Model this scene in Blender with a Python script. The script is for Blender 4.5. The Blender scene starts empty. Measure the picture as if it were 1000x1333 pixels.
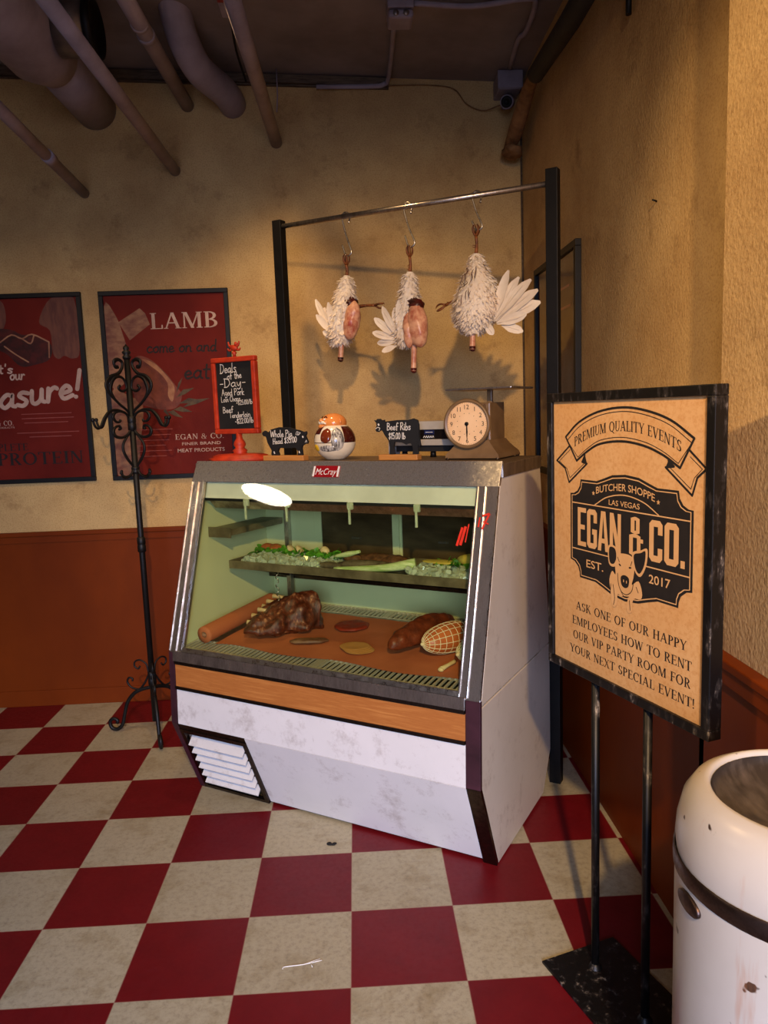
import bpy, bmesh, math, random
from mathutils import Vector, Matrix, noise, Euler
random.seed(7)
R = math.radians
PI = math.pi
SC = bpy.context.scene
COL = SC.collection

# ------------------------------------------------------------------ camera, light, exposure
cam_data = bpy.data.cameras.new('camera')
cam_data.sensor_fit = 'VERTICAL'
cam_data.sensor_height = 24.0
cam_data.lens = 24.0 * 985.418 / 1333.0
cam_data.clip_start = 0.02
cam = bpy.data.objects.new('camera', cam_data)
COL.objects.link(cam)
cam.location = (0.0691, -1.7914, 1.4832)
cam.matrix_world = (Matrix.Translation(cam.location) @ Matrix.Rotation(R(-1.96251), 4, 'Z')
                    @ Matrix.Rotation(R(82.40285), 4, 'X') @ Matrix.Rotation(R(-2.07888), 4, 'Z'))
SC.camera = cam

SC.view_settings.view_transform = 'Standard'
SC.view_settings.look = 'None'
SC.view_settings.gamma = 1.0
SC.view_settings.use_curve_mapping = False
SC.view_settings.exposure = 0.0

world = bpy.data.worlds.new('world')
SC.world = world
world.use_nodes = True
world.node_tree.nodes['Background'].inputs[0].default_value = (0.55, 0.68, 1.0, 1)
world.node_tree.nodes['Background'].inputs[1].default_value = 0.6


def light(name, kind, loc, power, color, target=None, **kw):
    d = bpy.data.lights.new(name, kind)
    d.energy = power
    d.color = color
    for k, v in kw.items():
        setattr(d, k, v)
    o = bpy.data.objects.new(name, d)
    COL.objects.link(o)
    o.location = loc
    if target:
        o.rotation_euler = (Vector(target) - Vector(loc)).to_track_quat('-Z', 'Y').to_euler()
    return o


WARM = (1.0, 0.645, 0.305)
COOL = (0.50, 0.62, 1.0)
light('key_spot', 'SPOT', (0.17, -3.0, 2.85), 520, WARM, (0.55, 1.3, 0.50), spot_size=R(60), spot_blend=0.9, shadow_soft_size=0.05)
light('case_spot', 'SPOT', (-0.37, 0.85, 2.98), 62, WARM, (0.05, 2.1, 1.0), spot_size=R(80), spot_blend=0.8, shadow_soft_size=0.04)
light('left_spot', 'SPOT', (-1.55, 0.35, 2.75), 34, WARM, (-1.25, 2.1, 0.9), spot_size=R(76), spot_blend=0.9, shadow_soft_size=0.04)
light('side_spot', 'SPOT', (-1.06, -0.15, 2.78), 100, WARM, (0.95, -0.3, 1.6), spot_size=R(56), spot_blend=0.9, shadow_soft_size=0.05)
light('daylight', 'AREA', (-0.2, -4.88, 1.65), 138, COOL, (-0.2, -2.6, 0.0), shape='RECTANGLE', size=1.9, size_y=1.9, spread=R(95))

# ------------------------------------------------------------------ materials


def lin(c):
    return tuple(((v / 255) / 12.92 if v / 255 <= 0.04045 else ((v / 255 + 0.055) / 1.055) ** 2.4) for v in c) + (1,)


class NT:
    def __init__(s, name):
        s.m = bpy.data.materials.new(name)
        s.m.use_nodes = True
        s.n = s.m.node_tree.nodes
        s.l = s.m.node_tree.links
        s.b = s.n['Principled BSDF']
        s.out = s.n['Material Output']
        s.tc = s.n.new('ShaderNodeTexCoord')

    def link(s, a, b):
        s.l.new(a, b)

    def noise(s, scale, detail=4, rough=0.6, vec=None, stretch=None):
        t = s.n.new('ShaderNodeTexNoise')
        t.inputs['Scale'].default_value = scale
        t.inputs['Detail'].default_value = detail
        t.inputs['Roughness'].default_value = rough
        src = vec or s.tc.outputs['Object']
        if stretch:
            mp = s.n.new('ShaderNodeMapping')
            mp.inputs['Scale'].default_value = stretch
            s.link(src, mp.inputs['Vector'])
            src = mp.outputs['Vector']
        s.link(src, t.inputs['Vector'])
        return t.outputs['Fac']

    def ramp(s, fac, stops):
        r = s.n.new('ShaderNodeValToRGB')
        el = r.color_ramp.elements
        while len(el) < len(stops):
            el.new(0.5)
        for e, (p, c) in zip(el, stops):
            e.position = p
            e.color = c
        s.link(fac, r.inputs['Fac'])
        return r.outputs['Color']

    def mix(s, fac, a, b, blend='MIX'):
        x = s.n.new('ShaderNodeMix')
        x.data_type = 'RGBA'
        x.blend_type = blend
        for sock, v in ((x.inputs[0], fac), (x.inputs[6], a), (x.inputs[7], b)):
            if isinstance(v, (int, float)):
                sock.default_value = v
            elif isinstance(v, tuple):
                sock.default_value = v
            else:
                s.link(v, sock)
        return x.outputs[2]

    def math(s, op, a, b=None):
        x = s.n.new('ShaderNodeMath')
        x.operation = op
        for i, v in enumerate((a, b)):
            if v is None:
                continue
            if isinstance(v, (int, float)):
                x.inputs[i].default_value = v
            else:
                s.link(v, x.inputs[i])
        return x.outputs[0]

    def bump(s, h, strength=0.3, dist=0.01):
        x = s.n.new('ShaderNodeBump')
        x.inputs['Strength'].default_value = strength
        x.inputs['Distance'].default_value = dist
        s.link(h, x.inputs['Height'])
        s.link(x.outputs['Normal'], s.b.inputs['Normal'])

    def set(s, rough=0.5, metal=0.0, spec=0.5, color=None):
        s.b.inputs['Roughness'].default_value = rough
        s.b.inputs['Metallic'].default_value = metal
        s.b.inputs['Specular IOR Level'].default_value = spec
        if color is not None:
            if isinstance(color, tuple):
                s.b.inputs['Base Color'].default_value = color
            else:
                s.link(color, s.b.inputs['Base Color'])
        return s.m


WHITE1 = (1, 1, 1, 1)
BLACK1 = (0, 0, 0, 1)


def simple(name, c1, c2=None, scale=12, lo=0.35, hi=0.65, rough=0.5, metal=0.0, spec=0.4, bump=None, stretch=None, detail=5):
    t = NT(name)
    c2 = c2 or tuple(int(v * 0.85) for v in c1)
    f = t.noise(scale, detail, 0.6, stretch=stretch)
    col = t.ramp(f, [(lo, lin(c1)), (hi, lin(c2))])
    if bump:
        t.bump(t.noise(bump[0], 4, 0.6), bump[1], bump[2])
    return t.set(rough, metal, spec, col)


def plaster(name, base, dark, stain, bscale, bstr, bdist=0.004):
    t = NT(name)
    a = t.ramp(t.noise(2.2, 6, 0.65), [(0.35, lin(base)), (0.7, lin(dark))])
    fine = t.ramp(t.noise(150, 3, 0.7), [(0.34, (0.62, 0.52, 0.42, 1)), (0.52, WHITE1)])
    c = t.mix(0.6, a, fine, 'MULTIPLY')
    bl = t.ramp(t.noise(5.5, 7, 0.72), [(0.56, BLACK1), (0.74, WHITE1)])
    c = t.mix(t.math('MULTIPLY', bl, 0.6), c, lin(stain))
    h = t.noise(bscale, 3, 0.55, stretch=(1, 1, 0.8))
    t.bump(h, bstr, bdist)
    return t.set(0.8, 0, 0.25, c)


M = {}
M['plaster'] = plaster('plaster_back', (208, 176, 118), (174, 140, 90), (122, 88, 50), 70, 0.25)
M['plaster_rough'] = plaster('plaster_right', (208, 176, 122), (174, 140, 92), (122, 90, 54), 105, 0.6, 0.004)
M['farwall'] = simple('brown_wall', (104, 82, 58), (84, 64, 46), 3, rough=0.8, spec=0.2)
M['ceiling'] = simple('ceiling_paint', (140, 130, 128), (118, 108, 106), 3, rough=0.8, spec=0.2)
M['pipe'] = simple('pipe_paint', (158, 148, 158), (134, 124, 132), 6, rough=0.65, spec=0.3, bump=(40, 0.1, 0.002))
M['steelduct'] = simple('duct_metal', (150, 140, 130), (110, 104, 100), 9, rough=0.4, metal=0.8)
M['ledge'] = simple('ledge_wood', (104, 88, 70), (70, 56, 42), 14, rough=0.8, stretch=(1, 8, 8))


def wain():
    t = NT('wainscot_paint')
    a = t.ramp(t.noise(2.0, 5, 0.6, stretch=(1, 1, 0.6)), [(0.3, lin((120, 50, 6))), (0.7, lin((98, 38, 4)))])
    c = t.mix(t.ramp(t.noise(45, 4, 0.7), [(0.60, BLACK1), (0.78, (0.35, 0.35, 0.35, 1))]), a, lin((86, 36, 14)))
    t.bump(t.noise(25, 3), 0.08, 0.004)
    return t.set(0.5, 0, 0.12, c)


M['wain'] = wain()
TILE = 0.3048


def floor_mat():
    t = NT('checker_tiles')
    sep = t.n.new('ShaderNodeSeparateXYZ')
    t.link(t.tc.outputs['Object'], sep.inputs[0])
    fx = t.math('DIVIDE', sep.outputs[0], TILE)
    fy = t.math('DIVIDE', sep.outputs[1], TILE)
    par = t.math('ADD', t.math('FLOOR', fx), t.math('FLOOR', fy))
    odd = t.math('MODULO', t.math('ADD', par, 200), 2)
    cmb = t.n.new('ShaderNodeCombineXYZ')
    t.link(t.math('FLOOR', fx), cmb.inputs[0])
    t.link(t.math('FLOOR', fy), cmb.inputs[1])
    wn = t.n.new('ShaderNodeTexWhiteNoise')
    wn.noise_dimensions = '2D'
    t.link(cmb.outputs[0], wn.inputs['Vector'])
    cream = t.ramp(t.noise(60, 8, 0.8), [(0.36, lin((148, 138, 114))), (0.5, lin((172, 162, 134))), (0.75, lin((184, 174, 146)))])
    grime = t.ramp(t.noise(7, 7, 0.7), [(0.5, WHITE1), (0.72, lin((206, 194, 170)))])
    cream = t.mix(0.8, cream, grime, 'MULTIPLY')
    red = t.ramp(t.noise(9, 6, 0.7), [(0.3, lin((112, 15, 22))), (0.75, lin((96, 11, 18)))])
    col = t.mix(odd, red, cream)
    vari = t.math('ADD', 0.9, t.math('MULTIPLY', wn.outputs['Value'], 0.14))
    hv = t.n.new('ShaderNodeHueSaturation')
    t.link(vari, hv.inputs['Value'])
    t.link(col, hv.inputs['Color'])

    def edge(f):
        fr = t.math('FRACT', f)
        return t.math('MINIMUM', fr, t.math('SUBTRACT', 1.0, fr))
    e = t.math('MINIMUM', edge(fx), edge(fy))
    seam = t.math('LESS_THAN', e, 0.0045)
    col = t.mix(t.math('MULTIPLY', seam, 0.6), hv.outputs['Color'], lin((150, 110, 92)))
    scr = t.ramp(t.noise(60, 5, 0.7), [(0.4, (0.38, 0.38, 0.38, 1)), (0.7, (0.56, 0.56, 0.56, 1))])
    t.link(scr, t.b.inputs['Roughness'])
    t.bump(t.noise(55, 3), 0.05, 0.002)
    t.b.inputs['Base Color'].default_value = WHITE1
    t.link(col, t.b.inputs['Base Color'])
    t.b.inputs['Specular IOR Level'].default_value = 0.35
    return t.m


M['floor'] = floor_mat()
M['black'] = simple('black_paint', (9, 8, 8), (15, 13, 12), 20, rough=0.5, spec=0.25)
M['iron'] = simple('wrought_iron', (9, 8, 8), (18, 16, 15), 30, rough=0.5, spec=0.35, bump=(60, 0.2, 0.002))


def distressed():
    t = NT('distressed_black')
    f = t.noise(34, 6, 0.7, stretch=(1, 1, 0.35))
    c = t.ramp(f, [(0.53, lin((9, 8, 8))), (0.61, lin((46, 42, 40))), (0.70, lin((150, 138, 124)))])
    t.bump(f, 0.2, 0.002)
    return t.set(0.45, 0.1, 0.45, c)


M['distress'] = distressed()


def steel(name, c1, c2, rough=0.28, sc=(1, 1, 1), s=40, metal=1.0):
    t = NT(name)
    f = t.noise(s, 6, 0.75, stretch=sc)
    c = t.ramp(f, [(0.3, lin(c1)), (0.7, lin(c2))])
    rr = t.ramp(f, [(0.3, (rough * 0.7,) * 3 + (1,)), (0.7, (rough * 1.4,) * 3 + (1,))])
    t.link(rr, t.b.inputs['Roughness'])
    t.bump(t.noise(38, 5, 0.7), 0.12, 0.003)
    t.b.inputs['Metallic'].default_value = metal
    t.link(c, t.b.inputs['Base Color'])
    return t.m


M['steel'] = steel('scratched_steel', (240, 236, 228), (168, 160, 150), 0.30, (1, 1, 1), 70, 0.9)
M['steel2'] = steel('worn_steel', (206, 196, 186), (118, 106, 96), 0.32, (1, 1, 0.25), 22, 0.93)
M['satin'] = simple('satin_aluminium', (206, 196, 178), (186, 176, 158), 9, rough=0.35, metal=0.35)
M['shelfmetal'] = simple('shelf_metal', (136, 122, 92), (96, 84, 60), 14, rough=0.4, metal=0.4)
M['darksteel'] = steel('dark_steel', (92, 80, 72), (52, 44, 40), 0.35)
M['bright'] = steel('bright_wire', (215, 208, 198), (180, 172, 160), 0.3)
M['purple'] = simple('burgundy_trim', (66, 34, 44), (44, 22, 28), 10, rough=0.4, spec=0.5)


def casewhite(name, base, dirt, lo=0.55, hi=0.8):
    t = NT(name)
    a = t.ramp(t.noise(3, 5, 0.6), [(0.3, lin(base)), (0.7, lin(tuple(int(v * 0.95) for v in base)))])
    d = t.ramp(t.noise(9, 8, 0.78), [(lo, BLACK1), (hi, WHITE1)])
    c = t.mix(t.math('MULTIPLY', d, 0.7), a, lin(dirt))
    s = t.ramp(t.noise(30, 5, 0.6, stretch=(1, 3, 0.3)), [(0.68, BLACK1), (0.74, WHITE1)])
    c = t.mix(t.math('MULTIPLY', s, 0.3), c, lin(dirt))
    t.bump(t.noise(6, 3), 0.12, 0.008)
    return t.set(0.38, 0, 0.45, c)


M['casewhite'] = casewhite('case_enamel', (222, 218, 214), (128, 108, 92), 0.52, 0.78)
M['caseside'] = casewhite('case_side_enamel', (216, 204, 184), (130, 104, 78))
M['liner'] = casewhite('liner_enamel', (206, 206, 162), (150, 144, 108), 0.65, 0.95)


def wood(name, c1, c2, scale=6, st=(0.6, 8, 14)):
    t = NT(name)
    f = t.noise(scale, 7, 0.7, stretch=st)
    c = t.ramp(f, [(0.3, lin(c1)), (0.52, lin(c2)), (0.7, lin(c1))])
    return t.set(0.45, 0, 0.4, c)


M['oak'] = wood('oak_laminate', (196, 130, 66), (164, 98, 44))
M['block'] = wood('pale_wood', (206, 146, 78), (180, 120, 58), 10)
M['orange'] = simple('orange_red_paint', (190, 56, 22), (150, 38, 14), 24, rough=0.5, bump=(50, 0.2, 0.002))


def glass(name, tint, refl=0.5):
    t = NT(name)
    t.n.remove(t.b)
    tr = t.n.new('ShaderNodeBsdfTransparent')
    tr.inputs[0].default_value = tint
    gl = t.n.new('ShaderNodeBsdfGlossy')
    gl.inputs['Roughness'].default_value = 0.015
    fr = t.n.new('ShaderNodeFresnel')
    fr.inputs[0].default_value = 1.5
    mx = t.n.new('ShaderNodeMixShader')
    gm = t.n.new('ShaderNodeNewGeometry')
    front = t.math('SUBTRACT', 1.0, gm.outputs['Backfacing'])
    t.link(t.math('MULTIPLY', t.math('MULTIPLY', fr.outputs[0], refl), front), mx.inputs[0])
    t.link(tr.outputs[0], mx.inputs[1])
    t.link(gl.outputs[0], mx.inputs[2])
    t.link(mx.outputs[0], t.out.inputs['Surface'])
    return t.m


M['glass'] = glass('case_glass', (0.925, 0.965, 0.85, 1), 1.3)
M['frameglass'] = glass('picture_glass', (0.98, 0.98, 0.98, 1), 1.2)
M['tar'] = simple('worn_top', (120, 96, 66), (84, 66, 46), 8, rough=0.6, bump=(30, 0.2, 0.003))
M['chalkboard'] = simple('chalkboard', (14, 14, 15), (24, 24, 24), 10, rough=0.65)
M['chalk'] = simple('chalk', (226, 220, 208), (196, 190, 178), 40, rough=0.9)
M['white'] = simple('white_plastic', (226, 222, 214), (208, 204, 196), 6, rough=0.35)
M['dark'] = simple('dark_void', (20, 18, 17), (12, 11, 10), 8, rough=0.7)
M['darkglass'] = simple('smoked_door', (86, 68, 46), (52, 40, 28), 4, rough=0.25, stretch=(1, 1, 3))
M['paperprint'] = None


def poster(name, c1, c2, s=2.5):
    t = NT(name)
    c = t.ramp(t.noise(s, 5, 0.6), [(0.3, lin(c1)), (0.7, lin(c2))])
    return t.set(0.6, 0, 0.1, c)


M['redprint'] = poster('red_print', (122, 38, 28), (92, 24, 18))
M['ink'] = simple('black_ink', (18, 14, 12), (28, 22, 18), 30, rough=0.7)
M['softink'] = simple('faded_ink', (22, 11, 10), (30, 14, 12), 30, rough=0.7)
M['cream'] = simple('cream_ink', (206, 176, 158), (180, 150, 134), 12, rough=0.7)
M['pinkink'] = simple('faded_line_ink', (164, 84, 74), (150, 74, 66), 30, rough=0.7)


def parchment():
    t = NT('parchment')
    a = t.ramp(t.noise(5, 7, 0.7), [(0.3, lin((208, 164, 110))), (0.66, lin((200, 150, 92))), (0.86, lin((168, 104, 46)))])
    f = t.ramp(t.noise(120, 3, 0.6), [(0.3, lin((224, 200, 160))), (0.55, WHITE1)])
    return t.set(0.7, 0, 0.25, t.mix(0.5, a, f, 'MULTIPLY'))


M['parch'] = parchment()
M['parchink'] = simple('parchment_ink', (208, 162, 108), (200, 152, 96), 20, rough=0.7)
M['meatprint'] = simple('printed_meat', (128, 62, 44), (88, 34, 26), 16, rough=0.6)
M['boneprint'] = simple('printed_bone', (158, 112, 78), (118, 66, 48), 18, rough=0.6, stretch=(1, 1, 2))
M['fatprint'] = simple('printed_fat', (176, 128, 92), (142, 88, 62), 20, rough=0.6)
M['herbprint'] = simple('printed_herb', (92, 74, 44), (60, 44, 28), 26, rough=0.6)
M['handprint'] = simple('printed_hand', (120, 70, 50), (92, 46, 36), 10, rough=0.6, stretch=(4, 1, 1))


def translucent(t, c, k=0.3):
    t.set(0.8, 0, 0.15, c)
    tl = t.n.new('ShaderNodeBsdfTranslucent')
    t.link(c, tl.inputs['Color'])
    mx = t.n.new('ShaderNodeMixShader')
    mx.inputs[0].default_value = k
    t.link(t.b.outputs[0], mx.inputs[1])
    t.link(tl.outputs[0], mx.inputs[2])
    t.link(mx.outputs[0], t.out.inputs['Surface'])
    return t.m


def feather():
    t = NT('white_feather')
    a = t.ramp(t.noise(9, 5, 0.65), [(0.36, lin((250, 240, 222))), (0.62, lin((244, 228, 206))), (0.85, lin((214, 170, 140)))])
    b = t.ramp(t.noise(4.5, 6, 0.7, stretch=(2, 2, 0.8)), [(0.63, BLACK1), (0.70, WHITE1)])
    c = t.mix(t.math('MULTIPLY', b, 0.7), a, lin((120, 36, 24)))
    return translucent(t, c)


M['feather'] = feather()
M['featherclean'] = simple('tail_feather', (232, 218, 196), (204, 182, 156), 8, rough=0.7, lo=0.4, hi=0.75)
M['skin'] = simple('raw_chicken_skin', (214, 160, 122), (158, 66, 44), 30, 0.42, 0.70, rough=0.35, bump=(70, 0.3, 0.003))
M['blood'] = simple('dried_blood', (84, 20, 14), (40, 12, 8), 20, rough=0.4)
M['claw'] = simple('chicken_leg_scale', (138, 78, 34), (62, 28, 14), 26, rough=0.5, bump=(80, 0.4, 0.003))
M['butcherpaper'] = simple('peach_butcher_paper', (188, 104, 66), (168, 88, 54), 5, rough=0.75, bump=(7, 0.25, 0.01))
M['roast'] = None


def roast():
    t = NT('dark_roast')
    a = t.ramp(t.noise(44, 8, 0.75, stretch=(1, 1, 0.4)), [(0.38, lin((46, 17, 9))), (0.55, lin((100, 40, 20))), (0.66, lin((190, 130, 92)))])
    t.bump(t.noise(60, 6, 0.7, stretch=(1, 1, 0.4)), 0.8, 0.006)
    return t.set(0.35, 0, 0.5, a)


M['roast'] = roast()
M['bone'] = simple('bone', (224, 196, 150), (196, 150, 100), 20, rough=0.5)
M['steak'] = simple('grey_brown_steak', (128, 92, 66), (96, 58, 40), 26, rough=0.5, bump=(60, 0.4, 0.004))
M['patty'] = simple('raw_patty', (150, 48, 26), (120, 36, 20), 40, rough=0.5, bump=(90, 0.5, 0.004))
M['cheese'] = simple('pale_slice', (196, 140, 78), (184, 126, 66), 9, rough=0.5)
M['loaf'] = simple('brown_meatloaf', (122, 52, 26), (82, 32, 16), 30, rough=0.45, bump=(50, 0.6, 0.006))
M['sausage'] = simple('brown_sausage', (112, 70, 46), (90, 52, 34), 12, rough=0.4)
M['ham'] = simple('netted_ham', (198, 104, 52), (172, 82, 40), 10, rough=0.4)
M['greenham'] = simple('pale_green_casing', (158, 152, 84), (138, 128, 66), 10, rough=0.4)
M['net'] = simple('net_string', (236, 212, 176), (222, 196, 156), 20, rough=0.7)
M['lettuce'] = simple('curly_lettuce', (112, 172, 48), (62, 124, 26), 40, rough=0.5)
M['leek'] = simple('pale_leek', (212, 218, 160), (150, 172, 92), 14, rough=0.45, stretch=(1, 6, 6))
M['fillet'] = simple('crusted_fillet', (120, 78, 46), (72, 44, 26), 50, rough=0.6, bump=(90, 0.6, 0.004))
M['fish'] = simple('whole_fish', (120, 104, 76), (64, 54, 40), 22, rough=0.35)
M['lemon'] = simple('yellow_fillet', (208, 184, 84), (190, 160, 64), 10, rough=0.45)
M['salmon'] = simple('orange_roll', (186, 104, 54), (150, 74, 36), 16, rough=0.5)
M['shell'] = simple('cream_wedge', (226, 200, 150), (200, 164, 110), 20, rough=0.45)


def ice():
    t = NT('crushed_ice')
    t.b.inputs['Transmission Weight'].default_value = 0.55
    t.b.inputs['IOR'].default_value = 1.31
    return t.set(0.12, 0, 0.6, t.ramp(t.noise(40, 2), [(0.3, lin((236, 240, 214))), (0.7, lin((214, 224, 190)))]))


M['ice'] = ice()
M['scalebody'] = simple('taupe_enamel', (126, 98, 64), (108, 82, 52), 14, rough=0.4, spec=0.5)
M['dial'] = simple('dial_face', (240, 200, 152), (228, 184, 134), 10, rough=0.5)
M['blue'] = simple('blue_label', (24, 32, 74), (20, 26, 60), 10, rough=0.4)
M['badge'] = simple('red_nameplate', (150, 18, 26), (120, 12, 20), 10, rough=0.3)
M['redpaint'] = simple('red_marker', (226, 52, 24), (206, 40, 18), 20, rough=0.5)
M['jarcream'] = simple('jar_cream_glaze', (236, 224, 196), (224, 208, 176), 8, rough=0.15, spec=0.6)
M['jarbrown'] = simple('jar_brown_glaze', (122, 50, 22), (100, 38, 18), 8, rough=0.15, spec=0.6)
M['jardark'] = simple('jar_dark_glaze', (74, 24, 16), (58, 18, 12), 8, rough=0.15, spec=0.6)
M['jarskin'] = simple('jar_skin_glaze', (224, 142, 72), (206, 120, 56), 8, rough=0.15, spec=0.6)
M['jargrey'] = simple('jar_grey_glaze', (196, 190, 176), (92, 88, 84), 46, 0.42, 0.58, rough=0.2, spec=0.6, stretch=(3, 3, 0.7))
M['jaryellow'] = simple('jar_yellow_glaze', (218, 176, 40), (196, 150, 30), 14, rough=0.2, spec=0.6)
M['tan'] = simple('tan_insulation', (150, 112, 70), (104, 72, 42), 16, rough=0.85, bump=(30, 0.5, 0.01))
M['wrap'] = simple('black_insulation', (20, 18, 18), (32, 30, 30), 14, rough=0.7, bump=(25, 0.4, 0.01))
M['binliner'] = simple('bin_liner', (44, 38, 34), (84, 74, 66), 12, 0.45, 0.7, rough=0.35, stretch=(3, 1, 1))


def canmat():
    t = NT('can_enamel')
    a = t.ramp(t.noise(2.4, 5, 0.6), [(0.3, lin((192, 185, 174))), (0.7, lin((174, 166, 154)))])
    ch = t.ramp(t.noise(20, 3, 0.5), [(0.675, BLACK1), (0.69, WHITE1)])
    c = t.mix(ch, a, lin((60, 44, 34)))
    st = t.ramp(t.noise(13, 5, 0.6, stretch=(1.6, 1.6, 0.16)), [(0.60, BLACK1), (0.74, WHITE1)])
    c = t.mix(t.math('MULTIPLY', st, 0.7), c, lin((168, 104, 62)))
    t.bump(t.noise(8, 3), 0.06, 0.006)
    return t.set(0.3, 0, 0.5, c)


M['can'] = canmat()
M['canband'] = steel('can_band', (110, 92, 84), (62, 46, 40), 0.4)


def emit(name, c, s):
    t = NT(name)
    t.b.inputs['Emission Color'].default_value = c
    t.b.inputs['Emission Strength'].default_value = s
    return t.set(0.6, 0, 0.2, (0.8, 0.8, 0.8, 1))


M['lampglow'] = emit('lamp_diffuser', (1.0, 0.86, 0.68, 1), 30)

# ------------------------------------------------------------------ mesh builder


def crom(pts, sub=5, closed=False):
    P = [Vector(p) for p in pts]
    n = len(P)
    if n < 3:
        return P
    out = []
    rng = n if closed else n - 1
    for i in range(rng):
        p1, p2 = P[i], P[(i + 1) % n]
        p0 = P[i - 1] if (i > 0 or closed) else p1 * 2 - p2
        p3 = P[(i + 2) % n] if (i + 2 < n or closed) else p2 * 2 - p1
        for k in range(sub):
            t = k / sub
            out.append(0.5 * ((2 * p1) + (p2 - p0) * t + (2 * p0 - 5 * p1 + 4 * p2 - p3) * t * t + (3 * p1 - p0 - 3 * p2 + p3) * t ** 3))
    if not closed:
        out.append(P[-1])
    return out


class MB:
    def __init__(s, X=None):
        s.bm = bmesh.new()
        s.X = X or Matrix()

    def v(s, p):
        return s.bm.verts.new(s.X @ Vector(p))

    def face(s, vs, smooth=False):
        try:
            f = s.bm.faces.new(vs)
            f.smooth = smooth
            return f
        except ValueError:
            return None

    def poly(s, pts):
        return s.face([s.v(p) for p in pts])

    def box(s, x0, x1, y0, y1, z0, z1, bev=0.0, rot=None):
        c = [(x0, y0, z0), (x1, y0, z0), (x1, y1, z0), (x0, y1, z0), (x0, y0, z1), (x1, y0, z1), (x1, y1, z1), (x0, y1, z1)]
        if rot is not None:
            ctr = Vector(((x0 + x1) / 2, (y0 + y1) / 2, (z0 + z1) / 2))
            c = [ctr + rot @ (Vector(p) - ctr) for p in c]
        vs = [s.v(p) for p in c]
        fs = [s.face([vs[i] for i in q]) for q in ((0, 3, 2, 1), (4, 5, 6, 7), (0, 1, 5, 4), (1, 2, 6, 5), (2, 3, 7, 6), (3, 0, 4, 7))]
        if bev > 0:
            es = list({e for f in fs for e in f.edges})
            bmesh.ops.bevel(s.bm, geom=es, offset=bev, segments=2, affect='EDGES', profile=0.5)
        return s

    def prism(s, poly, y0, y1, f=None, bev=0.0):
        """polygon in (x, z); extruded along y. f maps (x,y,z) to another frame."""
        f = f or (lambda x, y, z: (x, y, z))
        a = [s.v(f(p[0], y0, p[1])) for p in poly]
        b = [s.v(f(p[0], y1, p[1])) for p in poly]
        n = len(poly)
        fs = [s.face(a), s.face(b[::-1])]
        for i in range(n):
            fs.append(s.face([a[i], b[i], b[(i + 1) % n], a[(i + 1) % n]]))
        if bev:
            es = [e for e in fs[0].edges] + [e for e in fs[1].edges]
            bmesh.ops.bevel(s.bm, geom=es, offset=bev, segments=2, affect='EDGES', profile=0.5)
        return s

    def profx(s, poly, x0, x1, bev=0.0):
        """polygon in (y, z); extruded along x."""
        return s.prism(poly, x0, x1, f=lambda y, x, z: (x, y, z), bev=bev)

    def tube(s, pts, r, n=10, smooth_path=0, cap=True, closed=False):
        P = crom(pts, smooth_path, closed) if smooth_path else [Vector(p) for p in pts]
        m = len(P)
        if not hasattr(r, '__len__'):
            rr = [r] * m
        else:
            rr = []
            for i in range(m):
                t = i / (m - 1) * (len(r) - 1)
                k = min(int(t), len(r) - 2)
                rr.append(r[k] + (r[k + 1] - r[k]) * (t - k))
        tang = []
        for i in range(m):
            if closed:
                d = P[(i + 1) % m] - P[i - 1]
            else:
                d = P[min(i + 1, m - 1)] - P[max(i - 1, 0)]
            tang.append(d.normalized() if d.length > 1e-9 else Vector((0, 0, 1)))
        up = Vector((0, 0, 1)) if abs(tang[0].z) < 0.9 else Vector((1, 0, 0))
        u = tang[0].cross(up).normalized()
        rings = []
        for i in range(m):
            if i:
                q = tang[i - 1].rotation_difference(tang[i])
                u = q @ u
                u = (u - tang[i] * u.dot(tang[i])).normalized()
            w = tang[i].cross(u)
            rings.append([s.v(P[i] + (u * math.cos(2 * PI * k / n) + w * math.sin(2 * PI * k / n)) * rr[i]) for k in range(n)])
        for i in range(m if closed else m - 1):
            a, b = rings[i], rings[(i + 1) % m]
            for k in range(n):
                s.face([a[k], a[(k + 1) % n], b[(k + 1) % n], b[k]], True)
        if cap and not closed:
            s.face(rings[0][::-1])
            s.face(rings[-1])
        return s

    def lathe(s, prof, n=32, M=None, cap=True):
        """profile [(r, z)] about local z of M."""
        M = M or Matrix()
        rings = []
        for r, z in prof:
            if r < 1e-6:
                rings.append([s.v(M @ Vector((0, 0, z)))])
            else:
                rings.append([s.v(M @ Vector((r * math.cos(2 * PI * k / n), r * math.sin(2 * PI * k / n), z))) for k in range(n)])
        for a, b in zip(rings, rings[1:]):
            for k in range(n):
                k2 = (k + 1) % n
                if len(a) == 1 and len(b) == 1:
                    continue
                if len(a) == 1:
                    s.face([a[0], b[k2], b[k]], True)
                elif len(b) == 1:
                    s.face([a[k], a[k2], b[0]], True)
                else:
                    s.face([a[k], a[k2], b[k2], b[k]], True)
        if cap:
            if len(rings[0]) > 1:
                s.face(rings[0][::-1])
            if len(rings[-1]) > 1:
                s.face(rings[-1])
        return s

    def blob(s, c, rad, amp=0.0, freq=8.0, sub=3, rot=None, shape=None, seed=0.0):
        """noise-displaced ellipsoid"""
        g = bmesh.ops.create_icosphere(s.bm, subdivisions=sub, radius=1.0)
        c = Vector(c)
        for v in g['verts']:
            d = v.co.copy()
            p = Vector((d.x * rad[0], d.y * rad[1], d.z * rad[2]))
            if shape:
                p = shape(p, d)
            if amp:
                k = noise.noise(p * freq + Vector((seed, seed * 1.7, 0))) + 0.5 * noise.noise(p * freq * 2.3 + Vector((seed + 9, 0, seed)))
                p = p + d * (amp * k)
            if rot is not None:
                p = rot @ p
            v.co = s.X @ (c + p)
            for f in v.link_faces:
                f.smooth = True
        return s

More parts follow.
